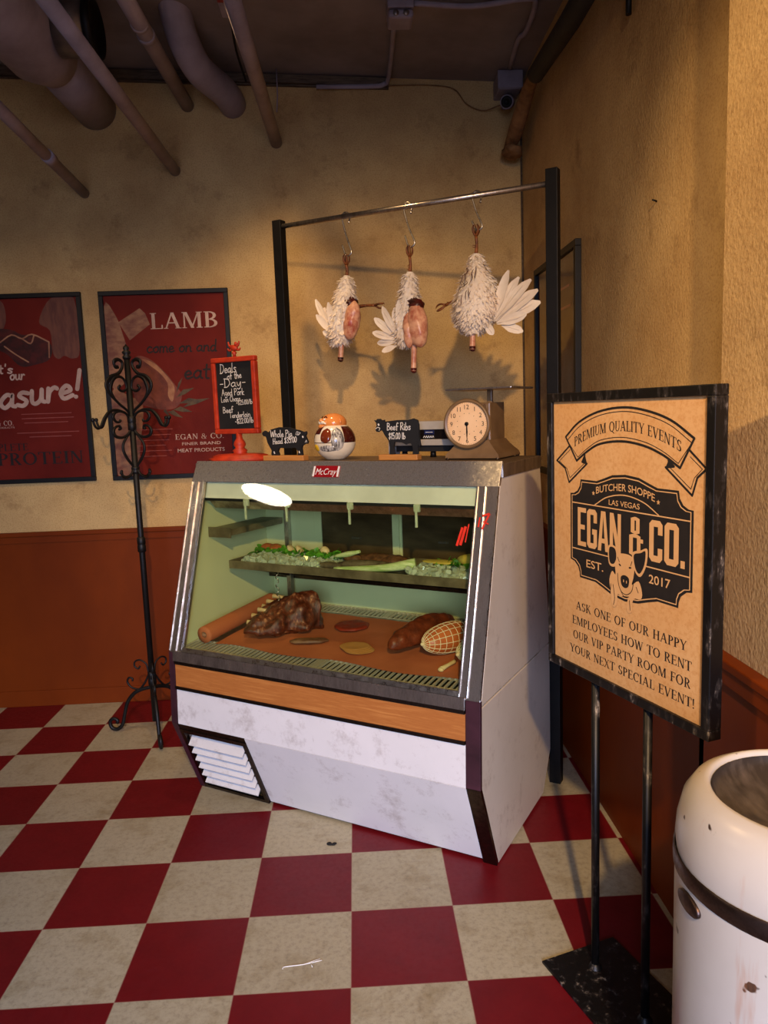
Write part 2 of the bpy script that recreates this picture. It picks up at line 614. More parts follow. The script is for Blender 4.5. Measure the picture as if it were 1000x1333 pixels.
    def leaf(s, base, d, nrm, L, w, curl=0.25, tip=0.35, n=5):
        """one feather or leaf blade"""
        d = Vector(d).normalized()
        nrm = Vector(nrm)
        side = d.cross(nrm)
        if side.length < 1e-5:
            side = d.orthogonal()
        side.normalize()
        nn = side.cross(d).normalized()
        rows = []
        for i in range(n + 1):
            t = i / n
            wd = w * min(1.0, 0.18 + t * 1.9) * math.sqrt(max(0.02, 1 - (max(0.0, t - 0.6) / 0.41) ** 2))
            p = Vector(base) + d * (L * t) + nn * (-curl * L * t * t)
            rows.append((s.v(p - side * wd * 0.5 + nn * wd * 0.12), s.v(p), s.v(p + side * wd * 0.5 + nn * wd * 0.12)))
        for a, b in zip(rows, rows[1:]):
            s.face([a[0], a[1], b[1], b[0]], True)
            s.face([a[1], a[2], b[2], b[1]], True)
        return s

    cnt = 0

    def lay(s, y):
        s.cnt += 1
        return y - (s.cnt % 50) * 5e-6

    def ribbon(s, pts, w, y, warp=None):
        """flat stroke in the xz plane at depth y with round joins"""
        wf = warp or (lambda x, z: (x, z))
        P = [Vector((p[0], p[1])) for p in pts]
        y0 = y
        y = s.lay(y0)
        for a, b in zip(P, P[1:]):
            d = b - a
            if d.length < 1e-7:
                continue
            k = Vector((-d.y, d.x)).normalized() * w / 2
            q = []
            for p in (a - k, b - k, b + k, a + k):
                x, z = wf(p.x, p.y)
                q.append((x, y, z))
            y = s.lay(y0)
            s.poly(q)
        for p in P:
            q = []
            y = s.lay(y0)
            for i in range(8):
                x, z = wf(p.x + w / 2 * math.cos(i * PI / 4), p.y + w / 2 * math.sin(i * PI / 4))
                q.append((x, y, z))
            s.poly(q)
        return s

    def flat(s, pts, y, warp=None):
        q = []
        y = s.lay(y)
        for p in pts:
            x, z = warp(*p) if warp else p
            q.append((x, y, z))
        return s.poly(q)

    def build(s, name, mat, parent=None, recalc=True):
        if recalc:
            bmesh.ops.recalc_face_normals(s.bm, faces=s.bm.faces)
        me = bpy.data.meshes.new(name)
        s.bm.to_mesh(me)
        s.bm.free()
        me.materials.append(mat if not isinstance(mat, str) else M[mat])
        o = bpy.data.objects.new(name, me)
        COL.objects.link(o)
        if parent is not None:
            o.parent = parent
        return o


def tag(o, label, cat, group=None):
    o['label'] = label
    o['category'] = cat
    if group:
        o['group'] = group
    return o


def thing(name, label, cat, loc=(0, 0, 0), rz=0.0, group=None):
    o = bpy.data.objects.new(name, None)
    o.empty_display_size = 0.05
    COL.objects.link(o)
    o.location = loc
    o.rotation_euler = (0, 0, rz)
    return tag(o, label, cat, group)


def struct(name, mb, mat, parent=None):
    o = mb.build(name, mat, parent)
    o['kind'] = 'structure'
    return o


def part_label(o, text):
    o['label'] = text
    return o


# ------------------------------------------------------------------ lettering


def font_text(mb, txt, x, z, w, h, y, warp=None, shear=0.0, bold=0.0, align='L', res=3):
    """built-in sans lettering fitted to w x h (w None keeps the aspect) in the xz plane"""
    cu = bpy.data.curves.new('t', 'FONT')
    cu.body = txt
    cu.size = 1.0
    cu.shear = shear
    cu.offset = bold
    cu.resolution_u = res
    ob = bpy.data.objects.new('t', cu)
    me = bpy.data.meshes.new_from_object(ob)
    xs = [v.co.x for v in me.vertices]
    if not xs:
        return mb
    x0, x1 = min(xs), max(xs)
    ky = h / 0.70
    kx = ky if w is None else w / (x1 - x0)
    off = {'L': 0, 'C': -(x1 - x0) * kx / 2, 'R': -(x1 - x0) * kx}[align]
    vs = []
    for v in me.vertices:
        px, pz = x + off + (v.co.x - x0) * kx, z + v.co.y * ky
        if warp:
            px, pz = warp(px, pz)
        vs.append(mb.v((px, y, pz)))
    for p in me.polygons:
        mb.face([vs[i] for i in p.vertices])
    bpy.data.objects.remove(ob)
    bpy.data.curves.remove(cu)
    bpy.data.meshes.remove(me)
    return mb


HAND = {
    'a': (.56, ['.45,.42 .25,.5 .05,.25 .2,.02 .42,.2 .45,.47 .45,.1 .56,.02']),
    'b': (.52, ['.08,1 .08,.05 .3,0 .46,.25 .28,.48 .08,.3']),
    'c': (.48, ['.42,.42 .22,.5 .05,.25 .2,0 .48,.08']),
    'd': (.56, ['.42,.42 .22,.48 .05,.22 .2,0 .42,.2 .45,.98 .45,.08 .56,.02']),
    'e': (.48, ['.05,.22 .4,.3 .25,.5 .06,.28 .18,.02 .48,.1']),
    'f': (.45, ['.45,.92 .32,1 .2,.8 .2,-.05', '.03,.5 .4,.5']),
    'g': (.5, ['.42,.42 .22,.5 .05,.27 .22,.08 .42,.3 .42,-.2 .2,-.32 .05,-.2']),
    'h': (.5, ['.08,1 .08,0', '.08,.3 .28,.5 .4,.35 .43,0']),
    'i': (.24, ['.1,.5 .1,.05 .22,0', '.11,.7 .12,.72']),
    'k': (.48, ['.08,1 .08,0', '.4,.5 .1,.22 .45,0']),
    'l': (.26, ['.1,1 .1,.08 .24,0']),
    'm': (.72, ['.06,.5 .06,0 .08,.35 .22,.5 .33,.35 .33,0 .35,.35 .5,.5 .62,.35 .64,.05 .72,.02']),
    'n': (.52, ['.06,.5 .06,0 .1,.35 .28,.5 .41,.35 .42,.05 .52,.02']),
    'o': (.52, ['.28,.5 .06,.3 .16,.02 .38,.06 .46,.32 .28,.5 .44,.46']),
    'p': (.5, ['.08,.5 .08,-.35', '.08,.4 .28,.5 .45,.25 .28,0 .08,.1']),
    'r': (.42, ['.08,.5 .08,0 .12,.35 .28,.5 .38,.44']),
    's': (.44, ['.4,.44 .2,.5 .1,.38 .36,.16 .25,0 .05,.06']),
    't': (.36, ['.18,.85 .18,.08 .34,0', '.02,.55 .36,.55']),
    'u': (.52, ['.06,.5 .08,.1 .22,0 .38,.15 .4,.5 .42,.1 .52,.02']),
    'w': (.62, ['.04,.5 .12,.02 .25,.02 .3,.45 .36,.02 .5,.02 .58,.5']),
    'y': (.5, ['.06,.5 .1,.2 .24,.1 .4,.5', '.42,.5 .38,-.1 .2,-.32 .05,-.2']),
    'A': (.62, ['|.02,0 .3,1 .56,0', '|.12,.38 .48,.38']),
    'B': (.58, ['|.08,1 .08,0', '.08,1 .4,.9 .4,.62 .08,.54 .45,.45 .48,.12 .08,0']),
    'C': (.6, ['.54,.85 .3,1 .06,.5 .28,.0 .56,.15']),
    'D': (.66, ['|.1,1 .1,0', '.02,1 .45,.9 .6,.45 .35,.04 .02,0']),
    'H': (.62, ['|.08,1 .08,0', '|.52,1 .52,0', '|.08,.5 .52,.5']),
    'L': (.54, ['|.1,1 .1,0 .5,0']),
    'P': (.56, ['|.08,1 .08,0', '.0,.95 .36,1 .5,.75 .3,.5 .08,.5']),
    'R': (.6, ['|.08,1 .08,0', '.0,.95 .36,1 .48,.75 .3,.52 .08,.5', '|.2,.5 .55,0']),
    'T': (.6, ['|.3,1 .3,0', '|.0,1 .6,1']),
    'W': (.86, ['.02,1 .2,.02 .42,.8 .62,.02 .84,1']),
    '0': (.5, ['.25,1 .06,.7 .08,.2 .26,0 .44,.25 .44,.75 .25,1']),
    '1': (.3, ['|.05,.8 .18,1 .18,0']),
    '2': (.52, ['.06,.8 .25,1 .45,.75 .1,.05 .15,.02 .48,.02']),
    '3': (.5, ['.06,.9 .3,1 .42,.75 .2,.53 .45,.3 .25,0 .04,.1']),
    '5': (.5, ['|.44,1 .1,1 .08,.55', '.08,.55 .35,.6 .44,.25 .25,0 .04,.1']),
    '8': (.5, ['.25,.55 .08,.75 .25,1 .42,.75 .25,.55 .06,.25 .25,0 .44,.25 .25,.55']),
    '7': (.46, ['|.04,1 .44,1 .15,0']),
    '$': (.52, ['.44,.8 .25,.92 .1,.72 .42,.32 .28,.06 .06,.2', '|.26,1.05 .26,-.08']),
    '-': (.4, ['|.05,.4 .35,.4']), '/': (.4, ['|.05,-.05 .38,1']), '.': (.2, ['|.08,.02 .1,.02']),
    '!': (.3, ['|.18,1 .12,.3', '|.08,.02 .09,.02']), "'": (.2, ['|.1,1 .08,.78']), ' ': (.32, []),
}


def hand(mb, txt, x, z, h, y, w, length=None, shear=0.0, slope=0.0, warp=None):
    """handwritten stroke lettering"""
    total = sum(HAND[c][0] + 0.03 for c in txt)
    k = h if length is None else length / total
    cx = 0.0
    for c in txt:
        wd, st = HAND[c]
        for q in st:
            straight = q[0] == '|'
            pts = [tuple(float(v) for v in p.split(',')) for p in q.lstrip('|').split()]
            if not straight and len(pts) > 2:
                pts = [(p.x, p.y) for p in crom([(a, b, 0) for a, b in pts], 4)]
            out = []
            for a, b in pts:
                px = (cx + a) * k + shear * b * h
                out.append((x + px, z + b * h + slope * px))
            mb.ribbon(out, w, y, warp)
        cx += wd + 0.03
    return mb


def serif_glyph(c):
    """list of polygons and a width, cap height 1"""
    T, t, sh, se = 0.15, 0.07, 0.045, 0.07
    P = []

    def rect(x0, x1, y0, y1):
        P.append([(x0, y0), (x1, y0), (x1, y1), (x0, y1)])

    def ser(x, y, w=T, top=False):
        rect(x - se, x + w + se, y - sh if top else y, y if top else y + sh)

    def stem(x, y0=0, y1=1, w=T, a=True, b=True):
        rect(x, x + w, y0, y1)
        if a:
            ser(x, y0, w)
        if b:
            ser(x, y1, w, True)

    def diag(x0, y0, x1, y1, w):
        P.append([(x0, y0), (x0 + w, y0), (x1 + w, y1), (x1, y1)])

    def bowl(cx, cy, rx, ry, a0, a1, T=T, t=t, n=14):
        for i in range(n):
            u0, u1 = R(a0 + (a1 - a0) * i / n), R(a0 + (a1 - a0) * (i + 1) / n)
            P.append([(cx + rx * math.cos(u0), cy + ry * math.sin(u0)), (cx + rx * math.cos(u1), cy + ry * math.sin(u1)),
                      (cx + (rx - T) * math.cos(u1), cy + (ry - t) * math.sin(u1)), (cx + (rx - T) * math.cos(u0), cy + (ry - t) * math.sin(u0))])

    def tick(x, y, d):
        P.append([(x, y), (x + t, y), (x + t, y + d), (x + t * 0.2, y + d)])
    w = 0.7
    if c == 'A':
        diag(.06, 0, .36, 1, t); diag(.6, 0, .33, 1, T); rect(.17, .56, .32, .32 + t); ser(.06, 0, t); ser(.6, 0); w = .82
    elif c == 'B':
        stem(.1); bowl(.3, .75, .3, .25, -90, 90); bowl(.3, .27, .35, .27, -90, 90); rect(.1, .32, .95, 1); rect(.1, .32, .49, .54); rect(.1, .32, 0, .05); w = .7
    elif c == 'C':
        bowl(.42, .5, .38, .51, 45, 315, n=20); tick(.66, .7, .26); w = .76
    elif c == 'D':
        stem(.1); bowl(.32, .5, .42, .5, -90, 90, n=18); rect(.1, .34, .95, 1); rect(.1, .34, 0, .05); w = .8
    elif c in 'EF':
        stem(.1); rect(.1, .55, .95, 1); tick(.52, .8, .2); rect(.1, .45, .5, .55); tick(.42, .44, .17)
        if c == 'E':
            rect(.1, .58, 0, .05); tick(.55, 0, .22)
        w = .66 if c == 'E' else .6
    elif c == 'G':
        bowl(.42, .5, .38, .51, 45, 320, n=20); stem(.6, .05, .45, a=False); tick(.66, .72, .24); w = .84
    elif c == 'H':
        stem(.1); stem(.58); rect(.1, .65, .49, .54); w = .83
    elif c == 'I':
        stem(.1); w = .34
    elif c == 'K':
        stem(.1); diag(.22, .42, .55, 1, t); diag(.6, 0, .3, .55, T); ser(.6, 0, .1); ser(.54, 1, t, True); w = .8
    elif c == 'L':
        stem(.1); rect(.1, .56, 0, .05); tick(.53, 0, .25); w = .62
    elif c == 'M':
        stem(.08, w=t); stem(.74); diag(.42, 0, .1, 1, T); diag(.42, 0, .74, 1, t); w = .98
    elif c == 'N':
        stem(.1, w=t); stem(.62, w=t, a=False); diag(.56, 0, .08, 1, T); w = .78
    elif c in 'OQ':
        bowl(.43, .5, .4, .51, 0, 360, n=26); w = .86
        if c == 'Q':
            P.append([(.4, .05), (.52, .08), (.85, -.22), (.72, -.2)])
    elif c in 'PR':
        stem(.1); bowl(.3, .73, .3, .27, -90, 90); rect(.1, .32, .95, 1); rect(.1, .32, .46, .51); w = .62
        if c == 'R':
            diag(.56, 0, .27, .5, T); ser(.58, 0, .06); w = .74
    elif c == 'S':
        bowl(.3, .74, .24, .26, 40, 270); bowl(.3, .26, .26, .26, -140, 90); tick(.46, .74, .22); tick(.04, .04, .24); w = .6
    elif c == 'T':
        stem(.3, b=False); rect(.02, .7, .95, 1); tick(.02, .78, .2); tick(.65, .78, .2); w = .72
    elif c == 'U':
        stem(.1, .3, 1, a=False); stem(.6, .3, 1, w=t, a=False); bowl(.375, .32, .275, .33, 180, 360, T=.09); w = .78
    elif c == 'V':
        diag(.3, 0, .04, 1, T); diag(.34, 0, .62, 1, t); ser(.04, 1, T, True); ser(.62, 1, t, True); w = .74
    elif c == 'W':
        diag(.26, 0, .04, 1, T); diag(.3, 0, .5, 1, t); diag(.68, 0, .46, 1, T); diag(.72, 0, .94, 1, t); ser(.04, 1, T, True); ser(.94, 1, t, True); w = 1.06
    elif c == 'X':
        diag(.58, 0, .06, 1, T); diag(.06, 0, .6, 1, t); ser(.06, 1, T, True); ser(.6, 1, t, True); ser(.06, 0, t); ser(.56, 0); w = .76
    elif c == 'Y':
        stem(.3, 0, .48, b=False); diag(.3, .46, .04, 1, T); diag(.37, .46, .62, 1, t); ser(.04, 1, T, True); ser(.62, 1, t, True); w = .74
    elif c == '!':
        P.append([(.12, .3), (.18, .3), (.23, 1), (.07, 1)]); bowl(.15, .08, .08, .08, 0, 360, .08, .08); w = .32
    elif c == '&':
        bowl(.34, .76, .19, .24, 0, 360, .07, .04); bowl(.32, .27, .28, .29, 30, 330, .11, .05); diag(.62, 0, .2, .66, .1); diag(.56, .2, .7, .55, t); w = .84
    elif c == '.':
        bowl(.12, .07, .07, .07, 0, 360, .07, .07); w = .26
    elif c == ' ':
        w = .38
    return P, w


def serif(mb, txt, x, z, h, y, length, warp=None):
    G = [serif_glyph(c) for c in txt]
    k = length / sum(w + 0.03 for _, w in G)
    cx = 0
    for P, w in G:
        for p in P:
            mb.flat([(x + (cx + a) * k, z + b * h) for a, b in p], y, warp)
        cx += w + 0.03
    return mb


def block(mb, txt, boxes, y):
    """tall condensed rounded capitals, one box (x0, x1, z0, z1) each"""
    for c, (x0, x1, z0, z1) in zip(txt, boxes):
        w, h = x1 - x0, z1 - z0
        s = w * 0.34
        ch = w * 0.2

        def pg(pts):
            mb.flat([(x0 + a * w, z0 + b * h) for a, b in pts], y)
        a = 0.34
        b = 0.34 * w / h
        q = 0.2
        r = 0.2 * w / h
        left = [(0, r), (q, 0), (a, 0), (a, 1), (q, 1), (0, 1 - r)]
        right = [(1 - p[0], p[1]) for p in left]
        if c == 'E':
            pg([(0, 0), (a, 0), (a, 1), (0, 1)]); pg([(a, 0), (1, 0), (1, b), (a, b)]); pg([(a, 1 - b), (1, 1 - b), (1, 1), (a, 1)]); pg([(a, .5 - b / 2), (.85, .5 - b / 2), (.85, .5 + b / 2), (a, .5 + b / 2)])
        elif c in 'GCO':
            pg(left); pg([(a, 0), (1 - a, 0), (1 - a, b), (a, b)]); pg([(a, 1 - b), (1 - a, 1 - b), (1 - a, 1), (a, 1)])
            if c == 'O':
                pg(right)
            else:
                pg([(1 - a, 1), (1 - q, 1), (1, 1 - r), (1, .66), (1 - a, .66)])
                top = .34 if c == 'C' else .5
                pg([(1 - a, 0), (1 - q, 0), (1, r), (1, top), (1 - a, top)])
                if c == 'G':
                    pg([(.52, .5 - b), (1 - a, .5 - b), (1 - a, .5), (.52, .5)])
        elif c == 'A':
            pg([(0, 0), (a * .9, 0), (.5, .86), (.5, 1), (.3, 1)]); pg([(1, 0), (1 - a * .9, 0), (.5, .86), (.5, 1), (.7, 1)]); pg([(.2, .2), (.8, .2), (.75, .2 + b * .8), (.25, .2 + b * .8)])
        elif c == 'N':
            pg([(0, 0), (a * .85, 0), (a * .85, 1), (0, 1)]); pg([(1 - a * .85, 0), (1, 0), (1, 1), (1 - a * .85, 1)]); pg([(0, 1), (.34, 1), (1, 0), (.66, 0)])
        elif c == '&':
            for (u0, u1, v0, v1) in ((.12, .82, .56, 1.0), (0, .9, 0, .56)):
                pg([(u0, v0 + .04), (u0 + .3, v0), (u0 + .3, v1), (u0, v1 - .04)])
                pg([(u1 - .28, v0), (u1, v0 + .04), (u1, v1 - .04), (u1 - .28, v1)])
                pg([(u0 + .3, v0), (u1 - .28, v0), (u1 - .28, v0 + .09), (u0 + .3, v0 + .09)])
                pg([(u0 + .3, v1 - .09), (u1 - .28, v1 - .09), (u1 - .28, v1), (u0 + .3, v1)])
            pg([(.75, .36), (1.1, .36), (1.1, .46), (.75, .46)])
        elif c == '.':
            pg([(0, 0), (1, 0), (1, 1), (0, 1)])
    return mb


# ------------------------------------------------------------------ the room
XL, XR, YB, YF = -5.0, 0.955, 2.14, -5.0


def zc(x):
    return 3.105 - 0.05 * x


b = MB(); b.box(XL, 1.2, YF, 2.3, -0.1, 0.0); struct('floor', b, 'floor')
b = MB(); b.box(XL - 0.1, 1.1, YB, YB + 0.15, 0, 3.5); struct('wall_back', b, 'plaster')
b = MB(); b.box(XR, XR + 0.15, YF, YB, 0, 3.5); struct('wall_right', b, 'plaster_rough')
b = MB(); b.box(XL - 0.1, XL, YF, YB, 0, 3.5); struct('wall_left', b, 'farwall')
b = MB()
b.box(XL, -1.3, YF - 0.1, YF, 0, 3.5); b.box(0.9, XR, YF - 0.1, YF, 0, 3.5)
b.box(-1.3, 0.9, YF - 0.1, YF, 0, 0.6); b.box(-1.3, 0.9, YF - 0.1, YF, 2.7, 3.5)
struct('wall_front', b, 'farwall')
b = MB()
b.prism([(XL, zc(XL)), (1.1, zc(1.1)), (1.1, zc(1.1) + 0.1), (XL, zc(XL) + 0.1)], YF, YB + 0.1)
struct('ceiling', b, 'ceiling')
b = MB(); b.box(0.87, XR, -0.52, -0.15, 0, 3.04); struct('wall_pilaster', b, 'plaster_rough')
b = MB()
for x in (-1.3, -0.23, 0.84):
    b.box(x, x + 0.06, YF - 0.09, YF - 0.03, 0.6, 2.7)
b.box(-1.3, 0.9, YF - 0.09, YF - 0.03, 0.6, 0.66); b.box(-1.3, 0.9, YF - 0.09, YF - 0.03, 2.64, 2.7)
struct('window_1', b, 'black')
# wainscot with cap and base board
DZ = 0.93
b = MB(); b.box(XL, 0.93, 2.125, YB, 0, DZ - 0.02)
b.box(XL, 0.93, 2.112, YB, DZ - 0.022, DZ, bev=0.004); b.box(XL, 0.93, 2.119, 2.126, DZ - 0.055, DZ - 0.022)
struct('trim_1', b, 'wain')
b = MB(); b.box(XL, 0.93, 2.117, 2.125, 0, 0.085, bev=0.002); struct('baseboard_back', b, 'wain')
b = MB(); b.box(0.93, XR, -0.15, 2.125, 0, DZ - 0.02); b.box(0.917, XR, -0.15, 2.112, DZ - 0.022, DZ, bev=0.004)
b.box(0.93, XR, YF, -0.52, 0, DZ - 0.02); b.box(0.917, XR, YF, -0.52, DZ - 0.022, DZ, bev=0.004)
struct('trim_2', b, 'wain')
b = MB(); b.box(0.848, 0.87, -0.52, -0.128, 0, DZ - 0.02); b.box(0.848, 0.95, -0.15, -0.128, 0, DZ - 0.02)
b.box(0.835, 0.87, -0.53, -0.115, DZ - 0.022, DZ, bev=0.004); b.box(0.84, 0.849, -0.525, -0.12, DZ - 0.055, DZ - 0.022)
struct('trim_3', b, 'wain')
b = MB()
b.prism([(XL, zc(XL) - 0.055), (0.3, zc(0.3) - 0.045), (0.3, zc(0.3) - 0.008), (XL, zc(XL) - 0.008)], 2.115, YB)
b.prism([(XL, zc(XL) - 0.068), (0.3, zc(0.3) - 0.055), (0.3, zc(0.3) - 0.048), (XL, zc(XL) - 0.058)], 2.125, YB)
struct('trim_4', b, 'ledge')
b = MB(); b.tube([(0.952, 2.137, 0.93), (0.968 - 0.02, 2.135, 3.04)], 0.005, 6); struct('trim_5', b, 'ledge')

# pendant lamp that the case glass mirrors
t = thing('pendant_lamp', 'round white pendant lamp hanging over the left of the room', 'lamp', (-4.2, -0.3, 2.7))
b = MB(); b.lathe([(0.03, 0.14), (0.12, 0.12), (0.25, 0.02), (0.26, 0.0), (0.255, 0.0), (0.245, 0.015), (0.11, 0.11)], 40, cap=False); b.build('lamp_shade', 'white', t)
b = MB(); b.lathe([(0.0, 0.008), (0.244, 0.008), (0.244, 0.012), (0.0, 0.012)], 40); b.build('diffuser', 'lampglow', t)
b = MB(); b.tube([(0, 0, 0.12), (0, 0, 0.60)], 0.01, 8); b.build('rod', 'white', t)

# ------------------------------------------------------------------ ceiling services


def pipe(name, label, pts, r, mat='pipe', rings=(), group=None, sm=0, cat='pipe'):
    b = MB(); b.tube(pts, r, 16, sm)
    for p, d, rr, ln in rings:
        p, d = Vector(p), Vector(d).normalized()
        b.tube([p - d * ln / 2, p + d * ln / 2], rr, 16)
    o = b.build(name, mat)
    return tag(o, label, cat, group)


Y0, Y1 = 2.16, -0.4
pipe('ceiling_pipe', 'thin grey pipe entering the back wall lowest, at the far left', [(-1.206, Y0, 2.59), (-1.10, 0.3, 2.60)], 0.024, rings=[((-1.172, 1.62, 2.592), (0.05, -1, 0), 0.0275, 0.07)])
pipe('ceiling_pipe', 'long thin grey pipe crossing in front of the fat duct', [(-0.759, Y0, 2.686), (-0.768, 0.3, 2.69)], 0.027)
pipe('ceiling_pipe', 'jointed grey pipe close left of the bent white pipe', [(-0.678, Y0, 2.985), (-0.70, 0.6, 2.985)], 0.032, rings=[((-0.69, 1.45, 2.985), (0, 1, 0), 0.0355, 0.03), ((-0.692, 1.36, 2.985), (0, 1, 0), 0.0345, 0.02)])
pipe('ceiling_pipe', 'thick bent white pipe turning from the ceiling into the back wall', [(-0.46, Y0, 2.985), (-0.475, 2.0, 2.985), (-0.55, 1.8, 3.0), (-0.585, 1.66, 3.06), (-0.595, 1.58, 3.14), (-0.6, 1.5, 3.22)], 0.066, sm=5)
pipe('ceiling_pipe', 'straight grey pipe entering the wall above the left rack post', [(-0.258, Y0, 2.805), (-0.275, 0.2, 2.82)], 0.029)
t = thing('ceiling_duct', 'fat grey round duct running into the upper left of the back wall', 'duct', (-1.12, 2.14, 2.98))
b = MB(); b.tube([(0, 0.02, 0), (0.0, -0.62, 0.0)], 0.1, 28); b.build('duct_pipe', 'pipe', t)
b = MB(); b.tube([(0.0, -0.5, 0.0), (-0.03, -0.62, 0.0), (-0.05, -1.9, 0.0)], [0.106, 0.135, 0.14], 28); b.build('wide_sleeve', 'pipe', t)
t = thing('duct_outlet', 'short metal duct stub with a dark open rim beside the fat duct', 'duct', (-0.9, 1.42, 3.0))
X = Matrix.Rotation(R(90), 4, 'Y')
b = MB(); b.lathe([(0.102, -0.12), (0.102, 0.0)], 32, X, cap=True); b.build('sleeve', 'steelduct', t)
b = MB(); b.lathe([(0.104, 0.0), (0.11, 0.01), (0.108, 0.03), (0.098, 0.032), (0.09, 0.012), (0.0, 0.012)], 32, X, cap=True); b.build('rim', 'black', t)

CZ = 3.06
t = thing('junction_box', 'white junction box on the ceiling with conduit on two sides', 'box', (0.315, 1.44, 3.088))
b = MB(); b.box(-0.052, 0.052, -0.06, 0.06, -0.05, 0.0, bev=0.004); b.build('box_body', 'pipe', t)
b = MB(); b.box(-0.05, 0.05, -0.055, 0.055, -0.085, -0.052, bev=0.012); b.build('sensor_cover', 'pipe', t)
b = MB(); b.lathe([(0.012, 0), (0.012, 0.003), (0, 0.003)], 14, Matrix.Translation((-0.02, -0.055, -0.068)) @ Matrix.Rotation(R(90), 4, 'X'))
b.lathe([(0.012, 0), (0.012, 0.003), (0, 0.003)], 14, Matrix.Translation((0.02, -0.055, -0.068)) @ Matrix.Rotation(R(90), 4, 'X')); b.build('lens', 'steelduct', t)
pipe('conduit', 'thin conduit running from the ceiling box back to the wall and left along it', [(0.3, 1.5, 3.072), (0.3, 2.05, 3.068), (0.275, 2.112, 3.05), (0.2, 2.118, 3.045), (-0.05, 2.11, 3.045)], 0.0105, sm=4)
pipe('conduit', 'thin conduit running right from the ceiling box and back into the corner box', [(0.37, 1.42, 3.07), (0.6, 1.43, 3.06), (0.8, 1.36, 3.05), (0.846, 1.40, 3.048), (0.855, 1.6, 3.04), (0.84, 1.68, 3.045), (0.86, 1.95, 3.048)], 0.0105, sm=4)
t = thing('junction_box', 'square grey junction box in the ceiling corner above the security camera', 'box', (0.87, 2.05, 3.058))
b = MB(); b.box(-0.055, 0.055, -0.05, 0.09, -0.085, 0.0, bev=0.005); b.build('box_body', 'pipe', t)
b = MB(); b.box(-0.06, 0.06, -0.058, -0.05, -0.082, -0.002, bev=0.003); b.build('cover_plate', 'pipe', t)
t = thing('security_camera', 'small round security camera in the upper corner', 'camera', (0.865, 2.14, 2.93))
dirc = Vector((-0.35, -1, -0.35)).normalized()
q = dirc.to_track_quat('Z', 'Y').to_matrix().to_4x4()
b = MB(); b.lathe([(0.028, -0.06), (0.032, 0.0), (0.032, 0.035), (0.027, 0.04), (0.02, 0.032), (0, 0.032)], 24, Matrix.Translation((0, -0.1, 0)) @ q); b.build('camera_body', 'pipe', t)
b = MB(); b.lathe([(0.026, 0.036), (0.026, 0.043), (0.012, 0.043), (0.01, 0.038), (0, 0.038)], 24, Matrix.Translation((0, -0.1, 0)) @ q); b.build('lens_ring', 'black', t)
b = MB(); b.tube([(0, 0, 0.01), (0, -0.05, 0.02), (0, -0.08, 0.01)], 0.012, 10, 3); b.build('mount', 'pipe', t)
pipe('camera_cable', 'thin tan cable drooping along the wall top to the security camera', [(0.3, 2.13, 3.052), (0.5, 2.132, 3.05), (0.62, 2.132, 3.03), (0.68, 2.13, 2.96), (0.76, 2.125, 2.925), (0.838, 2.075, 2.93)], 0.003, 'tan', sm=5, cat='cable')
t = thing('insulated_pipe', 'black wrapped pipe with crumbling tan end in the upper right corner', 'pipe', (0.86, 1.5, 2.82))
b = MB(); b.tube([(-0.01, -1.3, -0.06), (0.0, -0.55, -0.04), (0.01, 0.0, 0.01)], [0.036, 0.038, 0.034], 16); b.build('black_wrap', 'wrap', t)
b = MB(); b.tube([(0.01, 0.0, 0.01), (0.02, 0.12, 0.03), (0.025, 0.3, 0.0), (0.02, 0.45, -0.06), (0.015, 0.62, -0.1)], [0.028, 0.026, 0.034, 0.036, 0.024], 12, 3); b.build('tan_core', 'tan', t)
b = MB()
b.blob((0.02, 0.52, -0.12), (0.045, 0.07, 0.03), 0.02, 22, 3); b.build('broken_insulation', 'tan', t)
t = thing('warning_tag', 'small red and white paper tag on the ceiling beside a grey pipe', 'tag', (-0.375, 1.47, 3.12))
b = MB(); b.box(-0.028, 0.028, -0.11, -0.015, -0.018, 0.0); b.build('red_half', 'badge', t)
b = MB(); b.box(-0.028, 0.028, -0.013, 0.10, -0.018, 0.0); b.build('white_half', 'pipe', t)
pipe('dangling_wire', 'short black wire hanging beside the warning tag', [(-0.375, 1.62, 3.12), (-0.385, 1.8, 3.08), (-0.375, 2.02, 3.04)], 0.005, 'black', sm=4, cat='wire')
pipe('hanger_wire', 'thin pale wire hanging from the ceiling beside the straight pipe', [(-0.235, 2.08, 3.117), (-0.237, 2.09, 3.0), (-0.245, 2.1, 2.93)], 0.003, 'pipe', cat='wire')
pipe('wall_stub', 'short dark stub pointing down at the top of the right wall', [(0.94, 0.625, 2.635), (0.94, 0.625, 2.70), (0.95, 0.627, 2.75)], 0.009, 'black', cat='bracket')
pipe('wall_nail', 'tiny dark nail sticking out of the bare right wall', [(0.957, 0.432, 2.047), (0.940, 0.425, 2.05)], 0.0025, 'black', cat='nail')

# ------------------------------------------------------------------ posters on the back wall


def frame(t, x0, x1, z0, z1, w=0.022, y0=-0.02, y1=0.0, bar='frame'):
    b = MB()
    b.box(x0, x1, y0, y1, z1 - w, z1, bev=0.002); b.box(x0, x1, y0, y1, z0, z0 + w, bev=0.002)
    b.box(x0, x0 + w, y0, y1, z0 + w, z1 - w, bev=0.002); b.box(x1 - w, x1, y0, y1, z0 + w, z1 - w, bev=0.002)
    return b.build(bar, 'black', t)


def blobshape(pts, n=4):
    return [(p.x, p.y) for p in crom([(a, c, 0) for a, c in pts], n, True)]


